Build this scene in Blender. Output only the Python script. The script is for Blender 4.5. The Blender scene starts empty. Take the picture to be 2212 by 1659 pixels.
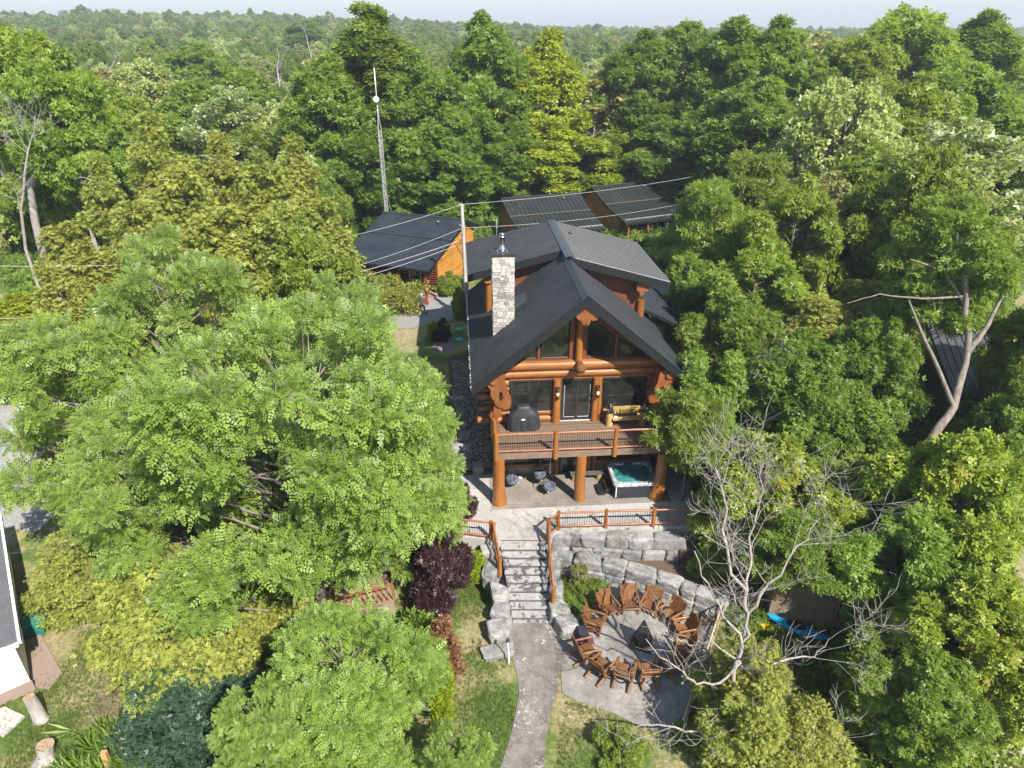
import bpy, bmesh, math, random
import numpy as np
from mathutils import Vector, Matrix
R = math.radians
PI = math.pi
# ---------------------------------------------------------------- camera, sky, sun, exposure
scene = bpy.context.scene
COL = scene.collection
PITCH, CAMZ, FPX = R(27.5), 23.2, 1474.4          # focal length in units of a 2212 px wide picture
cd = bpy.data.cameras.new('camera')
cam = bpy.data.objects.new('camera', cd)
COL.objects.link(cam)
cd.sensor_width = 36.0
cd.lens = 36.0 * FPX / 2212.0
cd.clip_start, cd.clip_end = 0.1, 6000.0
cam.location = (0, 0, CAMZ)
cam.rotation_euler = (PI / 2 - PITCH, 0, 0)
scene.camera = cam

SUN_AZ, SUN_EL = R(35), R(45)                      # sun behind the camera, to its right
world = bpy.data.worlds.new('World')
scene.world = world
world.use_nodes = True
wn, wl = world.node_tree.nodes, world.node_tree.links
wn.clear()
sky = wn.new('ShaderNodeTexSky')
sky.sky_type = 'NISHITA'
sky.sun_disc = False
sky.sun_elevation = SUN_EL
sky.sun_rotation = PI - SUN_AZ
sky.air_density = 1.0
sky.dust_density = 0.6
sky.ozone_density = 1.2
bg = wn.new('ShaderNodeBackground')
bg.inputs['Strength'].default_value = 0.15
wo = wn.new('ShaderNodeOutputWorld')
gm = wn.new('ShaderNodeGamma'); gm.inputs['Gamma'].default_value = 0.62      # softer, thinly clouded sky: horizon less glaring than the clear-sky model
tn = wn.new('ShaderNodeMix'); tn.data_type = 'RGBA'; tn.blend_type = 'MULTIPLY'; tn.inputs[0].default_value = 1.0
tn.inputs[7].default_value = (.90, .95, 1.06, 1)
wl.new(sky.outputs[0], gm.inputs['Color']); wl.new(gm.outputs[0], tn.inputs[6])
wl.new(tn.outputs[2], bg.inputs['Color'])
wl.new(bg.outputs[0], wo.inputs['Surface'])
sd = bpy.data.lights.new('sun', 'SUN')
sd.energy = 4.5
sd.angle = R(0.5)
sd.color = (1.0, 0.94, 0.84)
sun = bpy.data.objects.new('sun', sd)
COL.objects.link(sun)
sdir = Vector((math.sin(SUN_AZ) * math.cos(SUN_EL), -math.cos(SUN_AZ) * math.cos(SUN_EL), math.sin(SUN_EL)))
sun.rotation_euler = sdir.to_track_quat('Z', 'Y').to_euler()
sun.location = (10, -15, 40)
scene.view_settings.view_transform = 'Standard'
scene.view_settings.look = 'None'
scene.view_settings.exposure = 1.15
scene.view_settings.gamma = 1.0
scene.cycles.max_bounces = 6
scene.cycles.diffuse_bounces = 3
scene.cycles.glossy_bounces = 2
scene.cycles.transmission_bounces = 3
scene.cycles.transparent_max_bounces = 8
scene.cycles.volume_bounces = 0
scene.cycles.caustics_reflective = False
scene.cycles.caustics_refractive = False

# ---------------------------------------------------------------- survey: photo point -> place at a known height or distance
cp, sp = math.cos(PITCH), math.sin(PITCH)
def ray(px, py):
    a = (px - 1106) / FPX; b = (py - 829.5) / FPX
    return (a, cp - b * sp, -sp - b * cp)
def U(px, py, z):
    r = ray(px, py); t = (z - CAMZ) / r[2]
    return Vector((r[0] * t, r[1] * t, z))
def VV(px, py, y):
    r = ray(px, py); t = y / r[1]
    return Vector((r[0] * t, y, CAMZ + r[2] * t))
HO = Vector((-0.857, 27.9, 0)); HYAW = R(4.3)
hc, hs = math.cos(HYAW), math.sin(HYAW)
def HW(u, w, z=0):      # house frame -> world
    return Vector((HO.x + u * hc - w * hs, HO.y + u * hs + w * hc, z))
def sstep(t):
    t = min(1, max(0, t)); return t * t * (3 - 2 * t)
def ground_z(x, y):
    z = 4.3 * sstep((y - 24) / 16)
    z += (12.0 * sstep((-x / max(y, 1) + 0.25) / 0.7) + 5) * sstep((y - 130) / 520)
    u = (x - HO.x) * hc + (y - HO.y) * hs
    w = -(x - HO.x) * hs + (y - HO.y) * hc
    if -1.75 < u < 10.6 and -2.6 < w < 3.2: z = min(z, 1.55)
    if y > 45: z += 0.5 * sstep((y - 45) / 12)
    return z

# ---------------------------------------------------------------- object helpers
def tag(o, label=None, cat=None, group=None, kind=None):
    if label: o['label'] = label
    if cat: o['category'] = cat
    if group: o['group'] = group
    if kind: o['kind'] = kind
    return o
def thing(name, label, cat, loc=(0, 0, 0), rz=0.0, group=None):
    o = bpy.data.objects.new(name, None)
    COL.objects.link(o)
    o.empty_display_size = 0.3
    o.location = loc; o.rotation_euler = (0, 0, rz)
    return tag(o, label, cat, group)
def link(name, me, parent=None, loc=None, rz=None):
    o = bpy.data.objects.new(name, me)
    COL.objects.link(o)
    if parent: o.parent = parent
    if loc is not None: o.location = loc
    if rz is not None: o.rotation_euler = (0, 0, rz)
    return o
def copy_tree(o, parent=None):
    c = o.copy(); COL.objects.link(c)
    c.parent = parent
    for ch in list(o.children): copy_tree(ch, c)
    return c

class MB:
    """collects shapes into one mesh"""
    def __init__(s): s.v = []; s.f = []; s.sm = []; s.t = []
    def add(s, vs, fs, smooth=False, tint=0.5):
        o = len(s.v)
        s.v.extend([tuple(p) for p in vs])
        for f in fs:
            s.f.append(tuple(i + o for i in f)); s.sm.append(smooth); s.t.append(tint)
        return s
    def box(s, a, b, M=None, tint=0.5, skip=()):
        (x0, y0, z0), (x1, y1, z1) = a, b
        vs = [Vector(p) for p in ((x0, y0, z0), (x1, y0, z0), (x1, y1, z0), (x0, y1, z0), (x0, y0, z1), (x1, y0, z1), (x1, y1, z1), (x0, y1, z1))]
        if M is not None: vs = [M @ p for p in vs]
        return s.add(vs, [(0, 3, 2, 1), (4, 5, 6, 7), (0, 1, 5, 4), (1, 2, 6, 5), (2, 3, 7, 6), (3, 0, 4, 7)], tint=tint)
    def tube(s, pts, rad, n=10, cap=True, smooth=True, wob=0.0, rng=None, tint=0.5, squash=1.0):
        pts = [Vector(p) for p in pts]
        if not isinstance(rad, (list, tuple)): rad = [rad] * len(pts)
        rings = []
        up = None
        ph = rng.random() * 6 if rng else 0
        for i, p in enumerate(pts):
            d = (pts[min(i + 1, len(pts) - 1)] - pts[max(i - 1, 0)])
            d.normalize()
            if up is None:
                up = Vector((0, 0, 1)) if abs(d.z) < 0.9 else Vector((1, 0, 0))
            a = d.cross(up)
            if a.length < 1e-4: a = d.orthogonal()
            a.normalize(); b = d.cross(a).normalized() * -1
            up = b
            ring = []
            for k in range(n):
                th = 2 * PI * k / n
                rr = rad[i] * (1 + (wob * math.sin(3 * th + i * 1.7 + ph) if wob else 0))
                ring.append(p + a * math.cos(th) * rr + b * math.sin(th) * rr * squash)
            rings.append(ring)
        vs = [q for r_ in rings for q in r_]
        fs = []
        for i in range(len(rings) - 1):
            for k in range(n):
                k2 = (k + 1) % n
                fs.append((i * n + k, i * n + k2, (i + 1) * n + k2, (i + 1) * n + k))
        s.add(vs, fs, smooth, tint)
        if cap:
            s.add(rings[0], [tuple(range(n))[::-1]], False, tint)
            s.add(rings[-1], [tuple(range(n))], False, tint)
        return s
    def lathe(s, prof, n=16, c=(0, 0, 0), smooth=True, cap=True):
        vs = []
        for (r_, z) in prof:
            for k in range(n):
                th = 2 * PI * k / n
                vs.append((c[0] + r_ * math.cos(th), c[1] + r_ * math.sin(th), c[2] + z))
        fs = []
        for i in range(len(prof) - 1):
            for k in range(n):
                k2 = (k + 1) % n
                fs.append((i * n + k, i * n + k2, (i + 1) * n + k2, (i + 1) * n + k))
        if cap:
            fs.append(tuple(range(n))[::-1]); fs.append(tuple((len(prof) - 1) * n + k for k in range(n)))
        return s.add(vs, fs, smooth)
    def prism(s, poly, d0, d1, axis='z', M=None, tint=0.5):
        """poly of 2D points extruded along axis from d0 to d1; axis y: poly is (x,z)"""
        n = len(poly)
        def P(p, d):
            q = Vector((p[0], p[1], d)) if axis == 'z' else (Vector((p[0], d, p[1])) if axis == 'y' else Vector((d, p[0], p[1])))
            return M @ q if M is not None else q
        vs = [P(p, d0) for p in poly] + [P(p, d1) for p in poly]
        fs = [tuple(range(n))[::-1], tuple(range(n, 2 * n))] + [(i, (i + 1) % n, (i + 1) % n + n, i + n) for i in range(n)]
        return s.add(vs, fs, tint=tint)
    def rock(s, c, size, seed, rz=0.0, p=0.38, n=3, amp=0.09):
        rng = random.Random(seed)
        bm = bmesh.new(); bmesh.ops.create_icosphere(bm, subdivisions=n, radius=1.0)
        ph = [rng.random() * 6.3 for _ in range(9)]
        tl = [rng.uniform(-.16, .16) for _ in range(4)]
        M = Matrix.Translation(c) @ Matrix.Rotation(rz, 4, 'Z')
        vs = []
        for v in bm.verts:
            d = v.co
            q = [math.copysign(abs(t) ** p, t) for t in d]
            q[0] *= 1 + tl[0] * q[2] + tl[1] * q[1]; q[1] *= 1 + tl[2] * q[0]; q[2] *= 1 + tl[3] * q[0]
            k = 1 + amp * (math.sin(2.1 * q[0] + ph[0]) * math.sin(2.7 * q[1] + ph[1]) + 0.7 * math.sin(5 * q[2] + 3 * q[0] + ph[2]) * math.sin(4 * q[1] + ph[3]) + .35 * math.sin(9 * q[0] + 8 * q[2] + ph[4]))
            vs.append(M @ Vector((q[0] * size[0] / 2 * k, q[1] * size[1] / 2 * k, q[2] * size[2] / 2 * k)))
        fs = [tuple(v.index for v in f.verts) for f in bm.faces]
        bm.free()
        return s.add(vs, fs, False, rng.random())
    def build(s, name, mat, parent=None, loc=None, rz=None):
        me = bpy.data.meshes.new(name)
        me.from_pydata(s.v, [], s.f)
        me.polygons.foreach_set('use_smooth', s.sm)
        at = me.attributes.new('tint', 'FLOAT', 'FACE')
        at.data.foreach_set('value', s.t)
        me.materials.append(mat)
        me.update()
        return link(name, me, parent, loc, rz)

# ---------------------------------------------------------------- materials
class NT:
    def __init__(s, name):
        s.m = bpy.data.materials.new(name); s.m.use_nodes = True
        s.n = s.m.node_tree.nodes; s.l = s.m.node_tree.links
        s.n.clear()
        s.out = s.n.new('ShaderNodeOutputMaterial')
    def new(s, t, **kw):
        n = s.n.new(t)
        for k, v in kw.items():
            if k.startswith('_'): n.inputs[k[1:].replace('_', ' ')].default_value = v
            else: setattr(n, k, v)
        return n
    def coord(s, kind='Object', scale=(1, 1, 1), rot=(0, 0, 0)):
        tc = s.new('ShaderNodeTexCoord'); mp = s.new('ShaderNodeMapping')
        mp.inputs['Scale'].default_value = scale; mp.inputs['Rotation'].default_value = rot
        s.l.new(tc.outputs[kind], mp.inputs['Vector']); return mp.outputs[0]
    def pos(s, scale=(1, 1, 1), rot=(0, 0, 0)):
        g = s.new('ShaderNodeNewGeometry'); mp = s.new('ShaderNodeMapping')
        mp.inputs['Scale'].default_value = scale; mp.inputs['Rotation'].default_value = rot
        s.l.new(g.outputs['Position'], mp.inputs['Vector']); return mp.outputs[0]
    def noise(s, vec, scale, detail=4, rough=.55, dist=0.0):
        n = s.new('ShaderNodeTexNoise'); n.inputs['Scale'].default_value = scale
        n.inputs['Detail'].default_value = detail; n.inputs['Roughness'].default_value = rough
        n.inputs['Distortion'].default_value = dist
        if vec is not None: s.l.new(vec, n.inputs['Vector'])
        return n.outputs['Fac']
    def ramp(s, fac, stops, interp='LINEAR'):
        n = s.new('ShaderNodeValToRGB'); n.color_ramp.interpolation = interp
        e = n.color_ramp.elements
        while len(e) < len(stops): e.new(0.5)
        for i, (p, c) in enumerate(stops):
            e[i].position = p; e[i].color = (*c, 1) if len(c) == 3 else c
        s.l.new(fac, n.inputs[0]); return n.outputs[0]
    def mix(s, fac, a, b, mode='MIX'):
        n = s.new('ShaderNodeMix', data_type='RGBA', blend_type=mode)
        for sock, v in ((n.inputs[0], fac), (n.inputs[6], a), (n.inputs[7], b)):
            if isinstance(v, (int, float)): sock.default_value = v
            elif isinstance(v, tuple): sock.default_value = (*v, 1) if len(v) == 3 else v
            else: s.l.new(v, sock)
        return n.outputs[2]
    def math(s, op, a, b=None):
        n = s.new('ShaderNodeMath', operation=op)
        for i, v in enumerate((a, b)):
            if v is None: continue
            if isinstance(v, (int, float)): n.inputs[i].default_value = v
            else: s.l.new(v, n.inputs[i])
        return n.outputs[0]
    def attr(s, name='tint'):
        return s.new('ShaderNodeAttribute', attribute_name=name).outputs['Fac']
    def bump(s, h, strength=.3, dist=.02):
        n = s.new('ShaderNodeBump'); n.inputs['Strength'].default_value = strength; n.inputs['Distance'].default_value = dist
        s.l.new(h, n.inputs['Height']); return n.outputs[0]
    def bsdf(s, col, rough=.6, spec=.5, metal=0.0, normal=None, emit=None, estr=0, coat=0):
        b = s.new('ShaderNodeBsdfPrincipled')
        def st(k, v):
            if isinstance(v, tuple): b.inputs[k].default_value = (*v, 1) if len(v) == 3 else v
            elif isinstance(v, (int, float)): b.inputs[k].default_value = v
            else: s.l.new(v, b.inputs[k])
        st('Base Color', col); st('Roughness', rough); st('Specular IOR Level', spec); st('Metallic', metal)
        if coat: st('Coat Weight', coat)
        if normal is not None: s.l.new(normal, b.inputs['Normal'])
        if emit: st('Emission Color', emit); st('Emission Strength', estr)
        return b.outputs[0]
    def done(s, sh):
        s.l.new(sh, s.out.inputs['Surface']); return s.m

def simple(name, col, rough=.6, spec=.5, metal=0.0, var=.25, scale=3.0, bump=.0, coat=0, kind='pos'):
    t = NT(name); v = t.pos()
    n = t.noise(v, scale, 5, .6)
    lo = tuple(c * (1 - var) for c in col); hi = tuple(min(1, c * (1 + var)) for c in col)
    c = t.ramp(n, [(.3, lo), (.7, hi)])
    nb = t.bump(t.noise(v, scale * 8, 3), bump, .02) if bump else None
    return t.done(t.bsdf(c, rough, spec, metal, nb, coat=coat))

def wood(name, a, b, axis='z', rough=.4, coat=.15, ring=1.0, dark=(.10, .03, .01)):
    """stained log: streaks along an axis, knots, per-piece tint"""
    t = NT(name)
    sc = {'z': (7, 7, .7), 'x': (.7, 7, 7), 'y': (7, .7, 7), 'o': (2.2, 2.2, 2.2)}[axis]
    v = t.coord('Object', sc)
    n = t.noise(v, 1.6, 5, .6, .6)
    v2 = t.coord('Object', (1, 1, 1))
    blot = t.noise(v2, 1.1, 3, .6)
    c = t.ramp(n, [(.3, a), (.68, b)])
    c = t.mix(t.ramp(blot, [(.42, (0, 0, 0)), (.72, (.55,) * 3)]), c, tuple(x * .55 for x in a))
    vo = t.new('ShaderNodeTexVoronoi'); vo.inputs['Scale'].default_value = 2.0
    t.l.new(v2, vo.inputs['Vector'])
    kn = t.ramp(vo.outputs['Distance'], [(.05, (1, 1, 1)), (.12, (0, 0, 0))])
    c = t.mix(t.math('MULTIPLY', kn, .6), c, dark)
    sc2 = {'z': (22, 22, .8), 'x': (.8, 22, 22), 'y': (22, .8, 22), 'o': (6, 6, 6)}[axis]
    ck = t.ramp(t.noise(t.coord('Object', sc2), 1.0, 2, .5), [(.36, (1,) * 3), (.41, (0, 0, 0))])
    c = t.mix(t.math('MULTIPLY', ck, .6), c, dark)
    ti = t.attr()
    c = t.mix(t.math('MULTIPLY', ti, .45), c, tuple(x * 1.35 for x in b))
    return t.done(t.bsdf(c, rough, .5, 0, t.bump(n, .25, .02), coat=coat))

ORA, ORB = (.17, .058, .011), (.33, .128, .023)
M = {}
M['log_z'] = wood('stained log upright', ORA, ORB, 'z')
M['log_x'] = wood('stained log lying', (.155, .051, .012), (.30, .113, .024), 'x')
M['log_y'] = wood('stained log end', (.14, .046, .015), (.25, .09, .03), 'o')
M['rail'] = wood('rail log', (.20, .07, .03), (.37, .15, .075), 'o', .35)
M['redwood'] = wood('redbrown board', (.10, .030, .013), (.16, .048, .02), 'x', .55, 0)
M['chairwood'] = wood('chair wood', (.115, .052, .019), (.225, .105, .038), 'o', .5, .05)
M['pine'] = wood('peeled pine', (.28, .185, .055), (.42, .30, .10), 'o', .5, .1, dark=(.25, .12, .02))
M['cabinwood'] = wood('cabin siding', (.30, .125, .020), (.43, .20, .034), 'x', .5, 0)
M['black'] = simple('black metal', (.018, .018, .02), .35, .5)
M['rod'] = simple('baluster rod', (.02, .02, .022), .4, .5, .6)
M['frame'] = simple('dark window frame', (.028, .026, .024), .4)
M['steel'] = simple('stainless flue', (.55, .55, .56), .25, .5, 1.0)
M['galv'] = simple('galvanised steel', (.5, .5, .5), .45, .5, .6)
M['white'] = simple('white paint', (.78, .78, .78), .5, var=.05)
M['redpaint'] = simple('red brown porch paint', (.28, .055, .03), .5)
M['grayboard'] = simple('grey board', (.09, .085, .085), .7)

def metal_roof(name, a, b, dirt=None):
    t = NT(name); v = t.pos()
    n = t.noise(v, .9, 5, .6)
    c = t.ramp(n, [(.35, a), (.7, b)])
    if dirt:
        d = t.ramp(t.noise(v, 26, 4, .7), [(.60, (0, 0, 0)), (.72, (1, 1, 1))])
        c = t.mix(t.math('MULTIPLY', d, .5), c, dirt)
    return t.done(t.bsdf(c, .45, .35, 0.0))
M['roof'] = metal_roof('charcoal metal roof', (.018, .020, .024), (.030, .031, .035))
M['roof_green'] = metal_roof('dark green grey metal roof', (.016, .020, .018), (.028, .032, .029), (.13, .10, .07))
M['roof_blue'] = metal_roof('blue black metal roof', (.018, .024, .032), (.030, .038, .048))
M['fascia'] = simple('black fascia', (.010, .011, .013), .5, var=.15)
M['ridgecap'] = simple('ridge cap', (.05, .055, .062), .35, var=.12)
M['shingle'] = simple('grey shingle', (.11, .11, .12), .9, var=.4, scale=18)

def glass():
    t = NT('dark window glass'); v = t.pos()
    n = t.noise(v, 1.3, 4)
    c = t.ramp(n, [(.35, (.006, .007, .007)), (.7, (.03, .03, .028))])
    return t.done(t.bsdf(c, .04, .9, 0, t.bump(t.noise(v, .8, 2), .05, .05)))
M['glass'] = glass()

def stone_tint(name, a, b, c2, scale=14, rough=.85, bump=.6):
    t = NT(name); v = t.pos()
    base = t.ramp(t.attr(), [(0, a), (.5, b), (1, c2)])
    n = t.noise(v, scale, 6, .65)
    c = t.mix(.55, base, t.ramp(n, [(.3, (.25,) * 3), (.7, (.9,) * 3)]), 'OVERLAY')
    return t.done(t.bsdf(c, rough, .3, 0, t.bump(n, bump, .03)))
M['ashlar'] = stone_tint('light ashlar stone', (.18, .178, .175), (.36, .345, .32), (.48, .455, .415), 9)
M['mortar'] = simple('mortar', (.22, .21, .19), .9)

def armour():
    t = NT('limestone boulder'); v = t.pos()
    n = t.noise(v, 1.8, 7, .68, .4); n2 = t.noise(v, 11, 6, .7)
    c = t.ramp(n, [(.28, (.12, .125, .13)), (.45, (.24, .24, .24)), (.62, (.36, .355, .34)), (.8, (.32, .27, .21))])
    c = t.mix(.5, c, t.ramp(n2, [(.3, (.3,) * 3), (.7, (.85,) * 3)]), 'OVERLAY')
    c = t.mix(t.math('MULTIPLY', t.attr(), .6), c, (.15, .15, .155))
    ms = t.ramp(t.noise(t.pos(), 1.1, 5, .7), [(.52, (0, 0, 0)), (.66, (1, 1, 1))])
    c = t.mix(t.math('MULTIPLY', ms, .55), c, (.17, .14, .09))
    vo = t.new('ShaderNodeTexVoronoi', feature='DISTANCE_TO_EDGE'); vo.inputs['Scale'].default_value = 1.7
    t.l.new(t.pos((1, 1, 1.6)), vo.inputs['Vector'])
    cr = t.ramp(vo.outputs['Distance'], [(.0, (.45,) * 3), (.02, (1,) * 3)])
    c = t.mix(.6, c, cr, 'MULTIPLY')
    return t.done(t.bsdf(c, .9, .25, 0, t.bump(n2, .8, .04)))
M['boulder'] = armour()

def concrete(name, a, b, stain, st=.62, scale=.8, flag=0, planks=False, blk=(.03, .03, .032), white=None):
    t = NT(name); v = t.pos()
    n = t.noise(v, scale, 7, .65, .3); n2 = t.noise(v, 6, 6, .7, .5); n3 = t.noise(t.pos((1, 1, 1)), 2.3, 6, .72, 1.0)
    c = t.ramp(n, [(.3, a), (.7, b)])
    c = t.mix(.35, c, t.ramp(n2, [(.3, (.25,) * 3), (.7, (.8,) * 3)]), 'OVERLAY')
    if flag:
        vo = t.new('ShaderNodeTexVoronoi', feature='DISTANCE_TO_EDGE'); vo.inputs['Scale'].default_value = flag
        vw = t.new('ShaderNodeTexVoronoi'); vw.inputs['Scale'].default_value = flag
        t.l.new(v, vo.inputs['Vector']); t.l.new(v, vw.inputs['Vector'])
        bw = t.new('ShaderNodeSeparateColor'); t.l.new(vw.outputs['Color'], bw.inputs[0])
        c = t.mix(.22, c, t.ramp(bw.outputs[0], [(0, (.25,) * 3), (1, (.75,) * 3)]), 'OVERLAY')
        e = t.ramp(vo.outputs['Distance'], [(.0, (.55,) * 3), (.03, (1,) * 3)])
        c = t.mix(.6, c, e, 'MULTIPLY')
    if planks:
        w = t.new('ShaderNodeTexWave', bands_direction='Y'); w.inputs['Scale'].default_value = 1.6; w.inputs['Distortion'].default_value = 1.5
        w.inputs['Detail'].default_value = 3
        t.l.new(t.pos((.12, 1, 1)), w.inputs['Vector'])
        c = t.mix(.35, c, t.ramp(w.outputs['Fac'], [(.2, (.55,) * 3), (.6, (1,) * 3)]), 'MULTIPLY')
    m = t.ramp(n3, [(st, (0, 0, 0)), (st + .05, (1, 1, 1))])
    c = t.mix(t.math('MULTIPLY', m, .85), c, stain)
    if white:
        n4 = t.noise(t.pos((1, 1, 1), (0, 0, 1)), 5.5, 9, .8, 1.2)
        sel = t.ramp(t.noise(v, .55, 2), [(.46, (0, 0, 0)), (.6, (1, 1, 1))])
        m2 = t.mix(1.0, t.ramp(n4, [(.555, (0, 0, 0)), (.575, (1, 1, 1))]), sel, 'MULTIPLY')
        c = t.mix(m2, c, white)
    return t.done(t.bsdf(c, .75, .35, 0, t.bump(n2, .25, .02)))
M['pad'] = concrete('stamped grey concrete', (.15, .143, .135), (.29, .275, .255), (.11, .10, .095), .66, .7, flag=2.2)
M['path'] = concrete('stamped brown concrete', (.115, .10, .094), (.23, .205, .19), (.08, .07, .068), .66, .8, flag=2.6, white=(.5, .5, .52))
M['slab'] = concrete('pale patio concrete', (.30, .29, .275), (.42, .40, .38), (.06, .06, .06), .60, .6)
M['plankslab'] = concrete('wood stamped patio', (.155, .138, .12), (.29, .26, .23), (.12, .105, .09), .66, .7, planks=True)
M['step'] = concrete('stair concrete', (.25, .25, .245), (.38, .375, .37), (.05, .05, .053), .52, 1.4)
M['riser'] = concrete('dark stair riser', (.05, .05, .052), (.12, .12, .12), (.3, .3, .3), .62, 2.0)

def decking():
    t = NT('brown deck boards')
    v = t.coord('Object')
    sep = t.new('ShaderNodeSeparateXYZ'); t.l.new(v, sep.inputs[0])
    y = t.math('MULTIPLY', sep.outputs['Y'], 1 / .14)
    fr = t.math('FRACT', y); fl = t.math('FLOOR', y)
    gap = t.ramp(fr, [(.0, (.25,) * 3), (.10, (1,) * 3), (.93, (1,) * 3), (1.0, (.4,) * 3)])
    wn_ = t.new('ShaderNodeTexWhiteNoise', noise_dimensions='1D'); t.l.new(fl, wn_.inputs['W'])
    c = t.ramp(wn_.outputs['Value'], [(0, (.13, .088, .062)), (1, (.20, .14, .10))])
    n = t.noise(t.coord('Object', (.5, 8, 1)), 3, 4)
    c = t.mix(.4, c, t.ramp(n, [(.3, (.3,) * 3), (.7, (.75,) * 3)]), 'OVERLAY')
    c = t.mix(.85, c, gap, 'MULTIPLY')
    return t.done(t.bsdf(c, .6, .35, 0, t.bump(fr, .2, .01)))
M['deck'] = decking()

def ground():
    t = NT('lawn and soil'); v = t.pos()
    n1 = t.noise(v, .33, 6, .62, .4); n2 = t.noise(v, 5.5, 6, .7); n3 = t.noise(v, 40, 3, .7)
    c = t.ramp(n1, [(.30, (.055, .095, .022)), (.44, (.085, .125, .030)), (.53, (.20, .19, .085)), (.66, (.27, .225, .135)), (.8, (.16, .11, .07))])
    c = t.mix(.7, c, t.ramp(n2, [(.3, (.2,) * 3), (.7, (.85,) * 3)]), 'OVERLAY')
    c = t.mix(.5, c, t.ramp(n3, [(.3, (.25,) * 3), (.7, (.8,) * 3)]), 'OVERLAY')
    # woodland floor beyond the yard
    sep = t.new('ShaderNodeSeparateXYZ'); t.l.new(v, sep.inputs[0])
    far = t.ramp(t.math('MULTIPLY', sep.outputs['Y'], .01), [(.52, (0, 0, 0)), (.60, (1, 1, 1))])
    c = t.mix(far, c, (.035, .045, .018))
    return t.done(t.bsdf(c, .95, .1, 0, t.bump(n2, .6, .05)))
M['ground'] = ground()
M['gravel'] = simple('driveway gravel', (.235, .232, .228), .95, .2, var=.3, scale=9, bump=.6)
M['mulch'] = simple('mulch bed', (.12, .085, .06), .95, .1, var=.6, scale=14, bump=.8)
M['dirt'] = simple('bare dirt', (.2, .15, .11), .95, .1, var=.35, scale=5, bump=.5)

def bark(name, a, b, scale=5):
    t = NT(name); v = t.coord('Object', (1, 1, .25))
    n = t.noise(v, scale, 7, .7, .5)
    return t.done(t.bsdf(t.ramp(n, [(.32, a), (.68, b)]), .9, .15, 0, t.bump(n, .8, .05)))
M['bark'] = bark('grey brown bark', (.11, .09, .075), (.28, .245, .21))
M['bark_dark'] = bark('dark bark', (.06, .05, .042), (.15, .125, .10))
M['bark_pale'] = bark('weathered bare wood', (.20, .175, .155), (.42, .39, .37))

def leaf(name, a, b, back=None, trans=.35, rough=.45, ob=.5, spec=.4, tip=None):
    """two sided leaves: per-leaf tint a..b, per-tree variation, light passes through"""
    t = NT(name)
    at = t.attr()
    stops = [(0, a), (.75, b)]
    if tip: stops = [(0, a), (.7, b), (.86, b), (1, tip)]
    c = t.ramp(at, stops)
    oi = t.new('ShaderNodeObjectInfo')
    hsv = t.new('ShaderNodeHueSaturation')
    t.l.new(c, hsv.inputs['Color'])
    r1 = oi.outputs['Random']
    t.l.new(t.math('ADD', t.math('MULTIPLY', r1, .05 * ob), .5 - .028 * ob), hsv.inputs['Hue'])
    rr = t.math('FRACT', t.math('MULTIPLY', r1, 7.31))
    t.l.new(t.math('ADD', t.math('MULTIPLY', rr, .55 * ob), 1 - .28 * ob), hsv.inputs['Value'])
    col = hsv.outputs[0]
    if back:
        g = t.new('ShaderNodeNewGeometry')
        col = t.mix(g.outputs['Backfacing'], col, back)
    pr = t.bsdf(col, rough, spec)
    tr = t.new('ShaderNodeBsdfTranslucent')
    tc = t.mix(1.0, col, (1.6, 1.55, .7), 'MULTIPLY')
    t.l.new(tc, tr.inputs['Color'])
    mx = t.new('ShaderNodeMixShader'); mx.inputs[0].default_value = trans
    t.l.new(pr, mx.inputs[1]); t.l.new(tr.outputs[0], mx.inputs[2])
    return t.done(mx.outputs[0])
M['lf_locust'] = leaf('locust leaf', (.14, .225, .036), (.27, .37, .078), trans=.42, ob=.25, back=(.32, .40, .19))
M['lf_maple'] = leaf('maple leaf', (.095, .165, .026), (.20, .285, .045), trans=.45, ob=.5)
M['lf_green'] = leaf('mid green leaf', (.12, .19, .027), (.245, .325, .052), trans=.45, ob=.55)
M['lf_lime'] = leaf('lime leaf', (.18, .25, .018), (.31, .37, .035), ob=.3)
M['lf_tip'] = leaf('yellow green leaf with orange tips', (.13, .20, .022), (.28, .34, .04), ob=.2, tip=(.38, .20, .06))
M['lf_cedar'] = leaf('olive cedar spray', (.17, .205, .032), (.33, .365, .075), trans=.33, rough=.6, ob=.2)
M['lf_poplar'] = leaf('poplar leaf', (.13, .20, .045), (.25, .32, .09), back=(.52, .56, .42), ob=.4)
M['lf_pale'] = leaf('pale wind turned leaf', (.21, .27, .06), (.36, .43, .13), back=(.48, .53, .32), ob=.3)
M['lf_brown'] = leaf('thin brownish leaf', (.19, .20, .06), (.32, .32, .11), ob=.2)
M['lf_dead'] = leaf('dead cedar spray', (.16, .075, .035), (.28, .14, .07), trans=.1, ob=0)
M['lf_gold'] = leaf('golden cypress spray', (.16, .24, .01), (.30, .38, .02), trans=.25, ob=0)
M['lf_juniper'] = leaf('blue juniper spray', (.022, .056, .030), (.045, .092, .050), trans=.15, ob=0)
M['lf_purple'] = leaf('purple leaf', (.022, .010, .014), (.06, .028, .032), trans=.15, ob=0, tip=(.12, .06, .05))
M['lf_grass'] = leaf('grass blade', (.09, .17, .02), (.19, .27, .045), trans=.35, ob=0)
M['lf_lawn'] = leaf('lawn blade', (.08, .14, .022), (.16, .20, .045), trans=.3, ob=0)

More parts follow.
